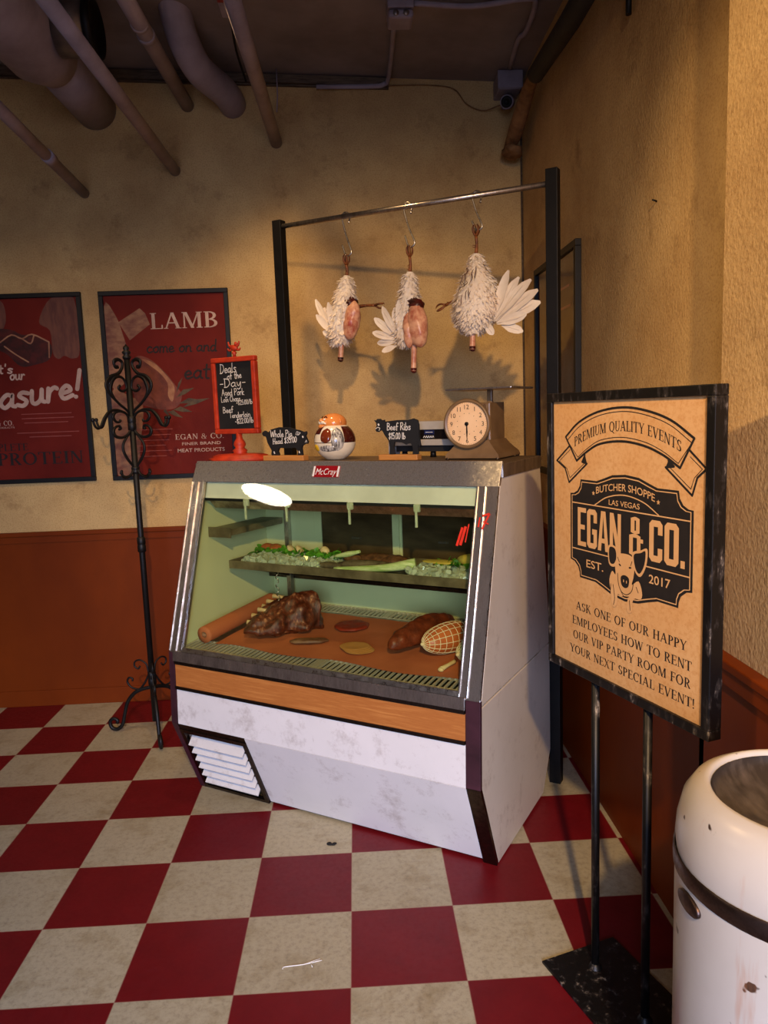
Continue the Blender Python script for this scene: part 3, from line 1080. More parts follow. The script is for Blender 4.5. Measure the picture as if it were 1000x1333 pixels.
# lamb poster
t = thing('framed_poster', 'framed red LAMB poster with a printed leg of lamb, behind the iron coat rack', 'poster', (0, YB, 0))
frame(t, -1.178, -0.538, 1.180, 2.121)
b = MB(); b.box(-1.158, -0.558, -0.008, -0.002, 1.20, 2.10); b.build('print', 'redprint', t)
b = MB(); b.flat(blobshape([(-1.154, 2.05), (-1.10, 2.0), (-1.07, 1.9), (-1.05, 1.80), (-1.055, 1.70), (-1.154, 1.66)]), -0.0086)
b.flat([(-1.09, 1.97), (-0.98, 2.035), (-0.955, 2.01), (-0.935, 1.955), (-1.04, 1.88)], -0.0087)
b.flat(blobshape([(-1.154, 1.62), (-1.06, 1.60), (-1.0, 1.56), (-1.02, 1.40), (-1.06, 1.22), (-1.154, 1.21)]), -0.0086); b.build('printed_bone', 'boneprint', t)
b = MB(); b.flat(blobshape([(-1.02, 1.795), (-0.95, 1.785), (-0.88, 1.72), (-0.83, 1.65), (-0.80, 1.60), (-0.83, 1.54), (-0.90, 1.53), (-0.98, 1.55), (-1.03, 1.58), (-1.05, 1.68)]), -0.0088); b.build('printed_meat', 'meatprint', t)
b = MB(); b.flat(blobshape([(-0.99, 1.785), (-0.93, 1.765), (-0.87, 1.70), (-0.835, 1.64), (-0.85, 1.57), (-0.87, 1.60), (-0.868, 1.66), (-0.91, 1.72)]), -0.0089); b.build('printed_fat', 'fatprint', t)
b = MB()
for (x, z, a, L) in ((-0.83, 1.62, 60, 0.08), (-0.83, 1.60, 20, 0.10), (-0.82, 1.57, 0, 0.13), (-0.85, 1.54, -15, 0.1), (-0.88, 1.53, -30, 0.09), (-0.80, 1.55, 12, 0.14), (-0.9, 1.535, -50, 0.05)):
    dx, dz = math.cos(R(a)) * L, math.sin(R(a)) * L
    b.flat([(x, z - 0.012), (x + dx * 0.5, z + dz * 0.5 - 0.012), (x + dx, z + dz), (x + dx * 0.4, z + dz * 0.4 + 0.014)], -0.009)
b.build('printed_herbs', 'herbprint', t)
b = MB(); serif(b, 'LAMB', -0.935, 1.931, 0.078, -0.0092, 0.345)
b.build('title_lettering', 'cream', t)
b = MB(); serif(b, 'EGAN & CO.', -0.85, 1.376, 0.027, -0.0092, 0.25)
font_text(b, 'FINER BRAND', -0.817, 1.346, 0.197, 0.015, -0.0092, bold=0.01); font_text(b, 'MEAT PRODUCTS', -0.842, 1.311, 0.24, 0.018, -0.0092, bold=0.01); b.build('brand_lettering', 'cream', t)
b = MB(); hand(b, 'come on and', -0.962, 1.816, 0.058, -0.0092, 0.0075, 0.352, 0.12, -0.006); b.build('slogan_lettering', 'softink', t)
b = MB(); hand(b, 'eat', -0.785, 1.68, 0.08, -0.0092, 0.010, 0.13, 0.12); b.build('slogan_lettering', 'softink', t)
b = MB()
for i, (a, c) in enumerate(((-1.04, -0.86), (-1.04, -0.87), (-1.04, -0.88), (-1.05, -0.90), (-1.05, -0.87), (-1.04, -0.9))):
    z = 1.43 - i * 0.027
    b.flat([(a, z), (c, z), (c, z + 0.0035), (a, z + 0.0035)], -0.0092)
b.build('small_print', 'pinkink', t)
b = MB(); b.box(-1.158, -0.558, -0.013, -0.011, 1.20, 2.10); b.build('glass_pane', 'frameglass', t)

# treasure poster cut by the left edge
t = thing('framed_poster', 'framed red poster with a raw steak in two hands, cut by the left photo edge', 'poster', (0, YB, 0))
frame(t, -1.906, -1.265, 1.183, 2.123)
b = MB(); b.box(-1.886, -1.285, -0.008, -0.002, 1.20, 2.10); b.build('print', 'redprint', t)
b = MB()
b.flat(blobshape([(-1.48, 1.985), (-1.41, 2.098), (-1.30, 2.095), (-1.292, 1.84), (-1.33, 1.80), (-1.37, 1.815), (-1.40, 1.80), (-1.425, 1.83), (-1.43, 1.94)]), -0.0086)
b.flat(blobshape([(-1.78, 2.095), (-1.66, 2.095), (-1.64, 2.0), (-1.68, 1.93), (-1.76, 1.9)]), -0.0086); b.build('printed_hands', 'handprint', t)
b = MB(); b.flat(blobshape([(-1.70, 1.95), (-1.62, 1.95), (-1.57, 1.925), (-1.50, 1.92), (-1.43, 1.87), (-1.445, 1.80), (-1.52, 1.775), (-1.59, 1.77), (-1.65, 1.83), (-1.71, 1.87)]), -0.0088); b.build('printed_steak', 'blood', t)
b = MB()
for pts in ([(-1.68, 1.89), (-1.62, 1.925), (-1.57, 1.905), (-1.52, 1.925), (-1.44, 1.885)], [(-1.57, 1.905), (-1.53, 1.88), (-1.51, 1.92)], [(-1.44, 1.885), (-1.445, 1.81)], [(-1.66, 1.87), (-1.61, 1.83), (-1.55, 1.79)]):
    b.ribbon([(p.x, p.y) for p in crom([(a, c, 0) for a, c in pts], 3)], 0.007, -0.009)
b.build('printed_fat', 'fatprint', t)
b = MB(); hand(b, 'treasure!', -1.915, 1.535, 0.13, -0.0092, 0.021, 0.62, 0.12, 0.125); b.build('title_lettering', 'cream', t)
b = MB(); hand(b, "it", -1.715, 1.738, 0.045, -0.0092, 0.0075, 0.035, 0.1); b.build('slogan_lettering', 'cream', t)
b = MB(); hand(b, "'s", -1.675, 1.738, 0.045, -0.0092, 0.0075, 0.045, 0.1); b.build('slogan_lettering', 'cream', t)
b = MB(); hand(b, 'our', -1.65, 1.705, 0.05, -0.0092, 0.0075, 0.075, 0.1); b.build('slogan_lettering', 'cream', t)
b = MB(); serif(b, 'EGAN & CO.', -1.83, 1.478, 0.025, -0.0092, 0.178); font_text(b, 'MEAT PRODUCTS', -1.80, 1.464, 0.15, 0.008, -0.0092); b.build('brand_lettering', 'cream', t)
b = MB(); serif(b, 'COMPLETE', -1.862, 1.35, 0.036, -0.0092, 0.272); b.build('dark_lettering', 'softink', t)
b = MB(); serif(b, 'PROTEIN', -1.752, 1.277, 0.062, -0.0092, 0.435); b.build('dark_lettering', 'softink', t)
b = MB()
for (a, c, z) in ((-1.61, -1.36, 1.53), (-1.61, -1.35, 1.508), (-1.6, -1.38, 1.486), (-1.64, -1.33, 1.436), (-1.58, -1.37, 1.415)):
    b.flat([(a, z), (c, z), (c, z + 0.0035), (a, z + 0.0035)], -0.0092)
b.build('small_print', 'pinkink', t)
b = MB(); b.box(-1.886, -1.285, -0.013, -0.011, 1.20, 2.10); b.build('glass_pane', 'frameglass', t)

# poster on the right wall
t = thing('framed_poster', 'black framed dark poster on the right wall behind the rack post', 'poster', (XR, 1.49, 0), R(-90))
frame(t, -0.337, 0.337, 1.17, 2.105, 0.026, -0.024)
b = MB(); b.box(-0.311, 0.311, -0.008, -0.002, 1.196, 2.08); b.build('print', poster('dark_red_print', (84, 38, 26), (56, 22, 18)), t)
b = MB()
for k, (a, c) in enumerate(((-0.05, 0.2), (-0.1, 0.22))):
    b.flat([(a, 1.95 - k * 0.08), (c, 1.95 - k * 0.08), (c, 1.96 - k * 0.08), (a, 1.96 - k * 0.08)], -0.0088)
b.build('small_print', 'pinkink', t)
b = MB(); b.box(-0.311, 0.311, -0.013, -0.011, 1.196, 2.08); b.build('glass_pane', 'frameglass', t)

# ------------------------------------------------------------------ iron coat rack
t = thing('coat_rack', 'black wrought iron coat rack with scrolls standing in front of the lamb poster', 'coat rack', (-0.938, 1.70, 0))
b = MB(); b.tube([(0, 0, 0.06), (0, 0, 1.76)], 0.0135, 14); b.build('pole', 'iron', t)
b = MB(); b.lathe([(0.017, 1.755), (0.019, 1.765), (0.012, 1.772), (0.019, 1.781), (0.019, 1.787), (0.010, 1.793), (0.014, 1.80), (0.013, 1.807), (0.005, 1.814), (0, 1.822)], 18); b.build('finial', 'iron', t)
for z0, z1 in ((0.88, 0.945), (1.44, 1.50), (1.245, 1.27), (0.24, 0.30)):
    b = MB(); b.lathe([(0.0135, z0 - 0.004), (0.019, z0), (0.019, (z0 + z1) / 2 - 0.004), (0.0165, (z0 + z1) / 2), (0.019, (z0 + z1) / 2 + 0.004), (0.019, z1), (0.0135, z1 + 0.004)], 16, cap=False); b.build('collar', 'iron', t)
KX, KZ = 0.00074, 0.00052


def fin(seq, ang, rad, kx=KX, kz=KZ, z0=1.813, y0=110, n=8, sub=5):
    c, s = math.cos(ang), math.sin(ang)
    pts = [(max(dx * kx, 0.008) * c, max(dx * kx, 0.008) * s, z0 - (yy - y0) * kz) for yy, dx in seq]
    return MB().tube(pts, rad, n, sub)


HEART = [(690, 8), (650, 40), (600, 92), (500, 168), (430, 180), (372, 142), (348, 85), (300, 47), (250, 41), (225, 73), (243, 106), (285, 100), (288, 76)]
INNER = [(590, 100), (545, 130), (480, 150), (400, 128), (368, 84), (388, 42), (440, 22), (480, 26), (494, 60), (470, 86), (445, 72)]
ARM = [(725, 18), (680, 50), (655, 110), (665, 170), (720, 215), (788, 245), (803, 268), (782, 288), (732, 300)]
CURLU = [(700, 22), (668, 80), (676, 130), (715, 148), (752, 128), (757, 100), (738, 92)]
CURLD = [(830, 14), (870, 45), (892, 90), (880, 138), (838, 155), (800, 135), (792, 105), (814, 94), (820, 108)]
VASE = [(850, 20), (900, 58), (950, 84), (1010, 86), (1080, 58), (1130, 26), (1165, 10)]
SMALL = [(1160, 10), (1215, 38), (1240, 78), (1226, 108), (1192, 118)]
for k in range(4):
    a = R(61 + 90 * k)
    for nm, seq, rd in (('scroll', HEART, 0.0058), ('scroll', INNER, 0.005), ('hook_arm', ARM, 0.0055), ('scroll', CURLU, 0.005), ('scroll', CURLD, 0.0055), ('scroll', VASE, 0.0055), ('small_hook', SMALL, 0.0045)):
        bb = fin(seq, a, rd)
        if nm != 'scroll':
            yy, dx = seq[-1]
            bb.blob((dx * KX * math.cos(a), dx * KX * math.sin(a), 1.813 - (yy - 110) * KZ), (0.0095,) * 3 if nm == 'hook_arm' else (0.007,) * 3, sub=2)
        bb.build(nm, 'iron', t)
FOOT = [(470, 14), (476, 50), (492, 110), (532, 190), (620, 265), (740, 305), (850, 338), (896, 395), (880, 450), (822, 462), (792, 425), (808, 385), (838, 392)]
BS1 = [(330, 24), (400, 60), (445, 90), (492, 140), (474, 215), (420, 252), (380, 232), (388, 198), (412, 200)]
BS2 = [(360, 26), (300, 36), (240, 50), (204, 108), (222, 160), (266, 166), (290, 132), (264, 112)]
for ang in (170, 290, 50):
    a = R(ang)
    fin(FOOT, a, [0.009, 0.009, 0.009, 0.008], 0.0005, 0.0005, 0.0105, 899).build('leg', 'iron', t)
    fin(BS1, a, 0.0048, 0.0005, 0.0005, 0.0105, 899).build('base_scroll', 'iron', t)
    fin(BS2, a, 0.0042, 0.0005, 0.0005, 0.0105, 899).build('base_scroll', 'iron', t)

# ------------------------------------------------------------------ refrigerated butcher case
L = 1.27355
CL = Vector((-0.615, 1.147, 0.0))
CR = R(-31.0563)
XC = Matrix.Translation(CL) @ Matrix.Rotation(CR, 4, 'Z')


def case_pt(x, y, z):
    return XC @ Vector((x, y, z))


t = thing('butcher_case', 'white and steel refrigerated butcher display case with sloping glass front', 'display case', CL, CR)
# slope of the glass front: y as a function of z


def gy(z):
    return -0.119 + (z - 0.6) * (0.19 / 0.637)


PROF = [(0.012, 0.004), (-0.122, 0.32), (-0.110, 0.565), (-0.110, 0.60), (0.080, 1.237), (0.112, 1.284), (0.49, 1.284), (0.592, 0.62), (0.596, 0.15), (0.50, 0.012)]


def side_poly(zlo, zhi):
    out = []
    n = len(PROF)
    for i in range(n):
        (y0, z0), (y1, z1) = PROF[i], PROF[(i + 1) % n]
        if zlo <= z0 <= zhi:
            out.append((y0, z0))
        for zz in sorted((zlo, zhi), reverse=z1 < z0):
            if min(z0, z1) < zz < max(z0, z1):
                out.append((y0 + (y1 - y0) * (zz - z0) / (z1 - z0), zz))
    return out


for x0, x1 in ((0.0, 0.028), (L - 0.028, L)):
    b = MB(); b.profx(side_poly(0.583, 1.3), x0, x1, bev=0.002); b.build('side_panel', 'caseside', t)
    b = MB(); b.profx(side_poly(0.0, 0.577), x0, x1, bev=0.002); b.build('side_panel', 'caseside', t)
b = MB(); b.box(0.03, L - 0.03, 0.575, 0.59, 0.02, 0.60); b.profx([(0.575, 0.6), (0.588, 0.6), (0.486, 1.28), (0.473, 1.28)], 0.03, L - 0.03); b.build('back_panel', 'casewhite', t)


def slab(x0, x1, y0, z0, y1, z1, th=0.012, lift=0.0, bev=0.0, mb=None):
    """sheet between two lines of the front profile, thickness going inwards"""
    d = Vector((0, y1 - y0, z1 - z0)).normalized()
    nrm = Vector((0, -d.z, d.y))
    if nrm.y > 0:
        nrm = -nrm
    p = [(y0, z0), (y1, z1)]
    o = [(y + nrm.y * lift, z + nrm.z * lift) for y, z in p]
    i = [(y - nrm.y * th, z - nrm.z * th) for y, z in p]
    mb = mb or MB()
    mb.profx([o[0], o[1], i[1], i[0]], x0, x1, bev=bev)
    return mb


slab(0.352, L - 0.05, -0.0, 0.012, -0.131, 0.318, bev=0.002).build('kick_panel', 'casewhite', t)
slab(0.03, L - 0.05, -0.131, 0.32, -0.125, 0.458, bev=0.002).build('front_panel', 'casewhite', t)
b = slab(0.03, L - 0.05, -0.1245, 0.470, -0.1215, 0.556, lift=0.002, bev=0.001); part_label(b.build('wood_panel', 'oak', t), 'oak wood grain strip')
b = slab(0.028, L - 0.05, -0.125, 0.458, -0.1245, 0.470, lift=0.006); slab(0.028, L - 0.05, -0.1215, 0.556, -0.121, 0.568, lift=0.006, mb=b); b.build('wood_trim', 'darksteel', t)
b = slab(0.02, L - 0.05, -0.121, 0.567, -0.118, 0.606, th=0.02, lift=0.005, bev=0.002); b.build('front_rail', 'steel2', t)
b = slab(0.06, L - 0.07, gy(0.606), 0.606, gy(0.622), 0.622, th=0.016, lift=0.004, bev=0.001); b.build('sill_strip', 'bright', t)
# vent grille with slats at the lower left
KD = Vector((0, -0.131, 0.32)).normalized()


def kick(s):
    return -0.131 * s, 0.32 * s


b = slab(0.028, 0.352, *kick(0.02), *kick(0.06), lift=0.004); slab(0.028, 0.352, *kick(0.88), *kick(0.93), lift=0.004, mb=b)
slab(0.028, 0.046, *kick(0.06), *kick(0.88), lift=0.004, mb=b); slab(0.334, 0.352, *kick(0.06), *kick(0.88), lift=0.004, mb=b)
slab(0.028, 0.352, *kick(0.93), *kick(0.995), lift=0.0, mb=b)
vent = b.build('vent_grille', 'darksteel', t)
b = MB(); b.profx([(0.05, 0.02), (-0.06, 0.30), (-0.05, 0.305), (0.06, 0.025)], 0.046, 0.334); b.build('vent_back', 'dark', vent)
for k in range(6):
    y0, z0 = kick(0.17 + k * 0.117)
    b = MB(); b.profx([(y0 - 0.014, z0 - 0.010), (y0 - 0.012, z0 - 0.013), (y0 + 0.013, z0 + 0.019), (y0 + 0.011, z0 + 0.022)], 0.058, 0.322); b.build('slat', 'casewhite', vent)
# corner posts
for side, (x0, x1) in (('l', (0.0, 0.066)), ('r', (L - 0.075, L))):
    xm = x0 + 0.036 if side == 'l' else x1 - 0.042
    b = slab(x0 + 0.001, x1 - 0.001, gy(0.60), 0.60, gy(1.238), 1.238, th=0.014, lift=0.0, bev=0.0015); post = b.build('corner_post', 'steel2', t)
    b = slab(xm - 0.004, xm, gy(0.605), 0.605, gy(1.235), 1.235, th=0.002, lift=0.006, bev=0.001)
    ex = x1 - 0.006 if side == 'l' else x0 + 0.002
    slab(ex, ex + 0.004, gy(0.615), 0.615, gy(1.235), 1.235, th=0.002, lift=0.005, mb=b)
    ex = x0 if side == 'l' else x1 - 0.003
    slab(ex, ex + 0.003, gy(0.605), 0.605, gy(1.235), 1.235, th=0.002, lift=0.004, mb=b)
    b.build('edge_strip', 'bright', post)
    lx0, lx1 = (0.0, 0.028) if side == 'l' else (L - 0.048, L)
    b = slab(lx0, lx1, -0.131, 0.322, -0.119, 0.600, th=0.012, lift=0.003, bev=0.001); part_label(b.build('corner_trim', 'purple', t), 'dark burgundy corner trim')
    b = slab(lx0, lx1, 0.0, 0.002, -0.131, 0.322, th=0.012, lift=0.003, bev=0.001); part_label(b.build('corner_trim', 'purple' if side == 'l' else 'darksteel', t), 'dark slanted lower corner trim')
# glass pane
b = slab(0.062, L - 0.072, gy(0.61), 0.61, gy(1.234), 1.234, th=0.005, lift=-0.001); b.build('front_glass', 'glass', t)
# painted marks on the glass and post
b = MB()


def on_glass(x, z, lift=0.003):
    n = Vector((0, -0.637, 0.19)).normalized()
    p = Vector((x, gy(z), z)) + n * lift
    return p


def mark(pts, w):
    for (xa, za), (xb, zb) in zip(pts, pts[1:]):
        d = Vector((xb - xa, 0, zb - za)).normalized()
        k = Vector((-d.z, 0, d.x)) * w / 2
        b.poly([on_glass(xa - k.x, za - k.z, 0.008), on_glass(xb - k.x, zb - k.z, 0.008), on_glass(xb + k.x, zb + k.z, 0.008), on_glass(xa + k.x, za + k.z, 0.008)])


mark([(1.166, 1.107), (1.152, 1.050)], 0.008); mark([(1.177, 1.110), (1.164, 1.052)], 0.009); mark([(1.187, 1.118), (1.180, 1.062)], 0.004)
mark([(1.229, 1.144), (1.253, 1.152), (1.232, 1.104)], 0.006); mark([(1.234, 1.128), (1.252, 1.120)], 0.004); mark([(1.222, 1.14), (1.219, 1.11)], 0.005)
part_label(b.build('red_marks', 'redpaint', t), 'red hand painted number strokes')
# fascia and top
b = MB(); b.profx([(0.068, 1.236), (0.104, 1.313), (0.108, 1.313), (0.116, 1.309), (0.116, 1.285), (0.085, 1.236)], 0.0, L, bev=0.002); b.build('fascia', 'steel', t)
b = MB(); b.box(0.0, L, 0.117, 0.49, 1.285, 1.305, bev=0.002); b.build('top_panel', 'tar', t)
for x in (L, -0.004):
    b = MB(); b.box(x, x + 0.004, 0.10, 0.492, 1.262, 1.304); b.build('top_edging', 'steel2', t)
FN = Vector((0, -0.077, 0.036)).normalized()


def on_fascia(x, s, lift):
    return Vector((x, 0.068 + 0.036 * s, 1.236 + 0.077 * s)) + FN * lift


b = MB()
c = [on_fascia(x, s, 0.003) for x, s in ((0.566, 0.28), (0.676, 0.28), (0.676, 0.78), (0.566, 0.78))]
d = [on_fascia(x, s, -0.001) for x, s in ((0.566, 0.28), (0.676, 0.28), (0.676, 0.78), (0.566, 0.78))]
va, vb = [b.v(p) for p in c], [b.v(p) for p in d]
b.face(va)
for i in range(4):
    b.face([va[i], vb[i], vb[(i + 1) % 4], va[(i + 1) % 4]])
plate = part_label(b.build('nameplate', 'badge', t), 'red nameplate with white lettering')
b = MB()
bt = MB(); font_text(bt, 'McCray', 0.578, 0, 0.088, 0.024, 0, shear=0.2)
for f in list(bt.bm.faces):
    b.face([b.v(on_fascia(v.co.x, 0.38 + v.co.z / 0.085, 0.004)) for v in f.verts])
bt.bm.free()
for x in (0.566, 0.668):
    b.poly([on_fascia(x, 0.3, 0.0036), on_fascia(x + 0.008, 0.3, 0.0036), on_fascia(x + 0.008, 0.76, 0.0036), on_fascia(x, 0.76, 0.0036)])
b.build('plate_lettering', 'white', plate)

# inside of the case


def deck(y):
    return 0.618 + 0.0797 * (y + 0.09)


bm = MB(); bm.profx([(gy(0.6) + 0.03, 0.60), (gy(1.22) + 0.03, 1.22), (0.47, 1.22), (0.56, 0.6)], 0.030, 0.040); bm.build('inner_wall', 'liner', t)
bm = MB(); bm.profx([(gy(0.6) + 0.03, 0.60), (gy(1.22) + 0.03, 1.22), (0.47, 1.22), (0.56, 0.6)], L - 0.040, L - 0.030); bm.build('inner_wall', 'liner', t)
b = MB(); b.box(0.04, L - 0.04, 0.505, 0.52, 0.63, 0.775); b.build('lower_back_wall', 'liner', t)
b = MB(); b.profx([(-0.10, 0.588), (0.52, 0.630), (0.52, 0.640), (-0.10, 0.598)], 0.04, L - 0.04); b.build('deck_pan', 'dark', t)
for y0, y1 in ((-0.092, -0.012), (0.425, 0.50)):
    b = MB()
    n = 58
    for k in range(n):
        x = 0.05 + (L - 0.10) * k / (n - 1)
        w = 0.0035 if k != n // 2 else 0.012
        b.prism([(x - w, 0), (x + w, 0), (x + w, 1), (x - w, 1)], y0, y1, f=lambda a, y, s: (a, y, deck(y) - 0.006 + 0.006 * s))
    for y in (y0, y1):
        b.box(0.045, L - 0.045, y - 0.004, y + 0.004, deck(y) - 0.010, deck(y) - 0.001)
    part_label(b.build('deck_grille', 'satin', t), 'slotted silver deck grille')
b = MB(); b.profx([(0.0, deck(0) - 0.012), (0.42, deck(0.42) - 0.012), (0.42, deck(0.42) - 0.002), (0.0, deck(0) - 0.002)], 0.045, L - 0.045); b.build('deck_plate', 'steel2', t)
# rear rail, doors, uprights
b = MB(); b.box(0.04, L - 0.04, 0.47, 0.50, 0.775, 0.79); b.box(0.04, L - 0.04, 0.48, 0.50, 0.80, 0.812); b.box(0.04, L - 0.04, 0.47, 0.50, 0.825, 0.838)
for k in range(70):
    x = 0.30 + 0.55 * k / 69
    b.box(x, x + 0.003, 0.476, 0.496, 0.79, 0.80)
b.build('rear_rail', 'darksteel', t)
b = MB(); b.box(0.04, L - 0.04, 0.51, 0.53, 0.775, 0.84); b.build('rail_backing', 'dark', t)
for x0, x1, y in ((0.30, 0.70, 0.475), (0.68, 1.10, 0.482)):
    b = MB(); b.box(x0 + 0.03, x1 - 0.03, y, y + 0.006, 0.86, 1.10); dr = b.build('rear_door', 'darkglass', t)
    b = MB(); b.box(x0, x1, y - 0.004, y + 0.01, 0.838, 0.862); b.box(x0, x1, y - 0.004, y + 0.01, 1.098, 1.125); b.box(x0, x0 + 0.03, y - 0.004, y + 0.01, 0.862, 1.098); b.box(x1 - 0.03, x1, y - 0.004, y + 0.01, 0.862, 1.098); b.build('door_frame', 'liner', dr)
    b = MB(); b.box((x0 + x1) / 2 - 0.02, (x0 + x1) / 2 + 0.02, y - 0.008, y - 0.001, 0.965, 0.972); b.build('door_pull', 'steel2', dr)
b = MB(); b.box(0.04, 0.30, 0.47, 0.49, 0.838, 1.22); b.box(0.30, 1.10, 0.478, 0.492, 1.125, 1.22); b.box(1.10, L - 0.04, 0.47, 0.49, 0.838, 1.22); b.build('upper_back_wall', 'liner', t)
for x in (0.165, 1.16):
    b = MB(); b.box(x - 0.01, x + 0.01, 0.445, 0.468, 0.65, 1.20)
    for k in range(20):
        b.box(x - 0.003, x + 0.003, 0.443, 0.446, 0.68 + k * 0.025, 0.69 + k * 0.025)
    b.build('shelf_upright', 'steel2', t)
b = MB(); b.box(0.085, L - 0.05, 0.16, 0.44, 0.876, 0.882); b.box(0.085, L - 0.05, 0.156, 0.162, 0.876, 0.908, bev=0.001); b.box(0.085, L - 0.05, 0.438, 0.442, 0.876, 0.908); b.box(0.085, 0.089, 0.16, 0.44, 0.876, 0.908); b.box(L - 0.054, L - 0.05, 0.16, 0.44, 0.876, 0.908)
b.build('shelf', 'shelfmetal', t)
for x in (0.165, 1.16):
    b = MB(); b.profx([(0.18, 0.875), (0.445, 0.875), (0.445, 0.79)], x - 0.006, x + 0.006); b.build('shelf_bracket', 'darksteel', t)
b = MB(); b.box(0.042, 0.15, 0.10, 0.44, 1.02, 1.045); b.box(0.042, 0.155, 0.096, 0.10, 1.012, 1.052); b.build('half_shelf', 'shelfmetal', t)
# lamp housing under the top
b = MB(); b.box(0.045, L - 0.045, 0.10, 0.44, 1.232, 1.24); b.profx([(0.072, 1.172), (0.088, 1.232), (0.092, 1.232), (0.078, 1.172)], 0.045, L - 0.045); b.build('housing_strip', 'white', t)
b = MB(); b.profx([(0.085, 1.160), (0.115, 1.128), (0.36, 1.15), (0.36, 1.156), (0.12, 1.135), (0.092, 1.162)], 0.07, L - 0.05); b.build('light_housing', 'steel2', t)
b = MB(); b.box(0.05, L - 0.05, 0.08, 0.095, 1.160, 1.172); b.build('housing_gap', 'dark', t)
for x in (0.265, 0.455, 0.725, 0.985):
    b = MB(); b.box(x - 0.011, x + 0.011, 0.062, 0.076, 1.146, 1.172, bev=0.003); b.box(x - 0.004, x + 0.004, 0.058, 0.066, 1.095, 1.150, bev=0.002)
    b.build('plastic_clip', 'ice', t)
b = MB()
pts = [(0.312 + 0.006 * math.sin(k * 1.3), 0.17 + 0.006 * math.cos(k * 1.3), 0.875 - k * 0.007) for k in range(20)]
b.tube(pts, 0.0018, 6, 3); part_label(b.build('twisted_wire', 'bright', t), 'thin twisted wire hanging under the shelf')

# ------------------------------------------------------------------ food on the deck (top-level things at the case angle)


def food(name, label, cat, x, y, z, mat, build, group=None, rz=0.0):
    o = build(MB()).build(name, mat)
    o.location = case_pt(x, y, z)
    o.rotation_euler = (0, 0, CR + rz)
    return tag(o, label, cat, group)


def paper_sheet(b):
    n, m = 26, 12
    g = []
    for i in range(n + 1):
        row = []
        for j in range(m + 1):
            x = 0.155 + (1.165 - 0.155) * i / n
            y = -0.034 + 0.43 * j / m
            y += 0.012 * math.sin(i * 0.55) * (1 - j / m)
            e = 0.004 * abs(noise.noise(Vector((x * 7, y * 7, 0)))) + 0.0012
            row.append(b.v((x, y, deck(y) + e)))
        g.append(row)
    for i in range(n):
        for j in range(m):
            b.face([g[i][j], g[i + 1][j], g[i + 1][j + 1], g[i][j + 1]], True)
    return b


o = paper_sheet(MB()).build('butcher_paper', 'butcherpaper'); o.location = CL; o.rotation_euler = (0, 0, CR)
tag(o, 'peach butcher paper sheet spread under the meats in the case', 'paper')
t = thing('paper_roll', 'peach paper roll lying along the left inside wall of the case', 'paper roll', case_pt(0.113, -0.045, deck(-0.045) + 0.035), CR)
b = MB()
ax = Vector((0.0, 0.43, 0.0343))
Mx = ax.to_track_quat('Z', 'Y').to_matrix().to_4x4()
LL = ax.length
b.lathe([(0.013, 0.0), (0.032, 0.0), (0.0325, 0.01), (0.0325, LL - 0.01), (0.032, LL), (0.013, LL), (0.013, 0)], 28, Mx, cap=False); b.build('rolled_paper', 'butcherpaper', t)
b = MB(); b.lathe([(0.0125, 0.002), (0.009, 0.002), (0.009, LL - 0.002), (0.0125, LL - 0.002), (0.0125, 0.002)], 20, Mx, cap=False); b.build('cardboard_core', 'boneprint', t)

t = thing('rib_roast', 'large dark brown rib roast with bone ends, beside the paper roll', 'roast', case_pt(0.36, 0.17, deck(0.17) + 0.003), CR)


def rsh(p, d):
    # taller at the far right end, arched back, flat underside
    k = 0.72 + 0.95 * max(0, (p.y + 0.10) / 0.25)
    z = p.z * k
    if z < 0:
        z *= 0.25
    y = p.y if p.y < 0.10 else 0.10 + (p.y - 0.10) * 0.35
    return Vector((p.x * (1 + 0.12 * math.sin(p.y * 60)), y, z + 0.02))


b = MB(); b.blob((0, 0, 0.005), (0.085, 0.185, 0.098), 0.016, 22, 5, Matrix.Rotation(R(-32), 3, 'Z'), rsh); b.build('roasted_meat', 'roast', t)


def rsh2(p, d):
    return Vector((p.x, p.y, p.z if p.z > 0 else p.z * 0.4))


b = MB(); b.blob((-0.085, 0.075, 0.035), (0.06, 0.11, 0.062), 0.016, 26, 4, Matrix.Rotation(R(-32), 3, 'Z'), rsh2); b.build('rib_flap', 'roast', t)
for (x, y, z) in ((-0.112, -0.085, 0.042), (-0.128, -0.035, 0.055), (-0.12, -0.005, 0.072), (-0.142, 0.05, 0.07), (-0.145, 0.085, 0.082), (-0.135, 0.115, 0.098)):
    b = MB(); b.tube([(x + 0.05, y + 0.015, z - 0.008), (x, y, z), (x - 0.022, y - 0.006, z + 0.003)], [0.008, 0.008, 0.010], 10); b.build('bone', 'bone', t)


def slabmeat(rx, ry, h, amp, seed):
    def f(b):
        def sh(p, d):
            return Vector((p.x, p.y, max(min(p.z, h / 2), -h / 2) + h / 2))
        return b.blob((0, 0, 0), (rx, ry, h * 0.9), amp, 30, 4, None, sh, seed)
    return f


food('steak', 'flat grey brown cooked steak on the paper in front of the rib roast', 'steak', 0.51, 0.085, deck(0.085) + 0.006, 'steak', slabmeat(0.075, 0.026, 0.012, 0.006, 2), rz=R(28))
food('meat_patty', 'round red brown raw patty near the middle of the case', 'patty', 0.585, 0.27, deck(0.27) + 0.006, 'patty', slabmeat(0.068, 0.068, 0.014, 0.004, 5))
for k in range(4):
    food('cold_cut_slice', ('top' if k == 3 else 'lower') + ' pale tan slice of the fanned slices in front of the patty' if k in (3,) else ['rearmost', 'second', 'third'][k] + ' pale tan slice from the right in the fan before the patty', 'slice', 0.735 - k * 0.009, 0.075 + 0.004 * k, deck(0.08) + 0.006 + k * 0.0028, 'cheese', slabmeat(0.055, 0.048, 0.003, 0.0012, 3), 'pale fanned slices', rz=R(15))


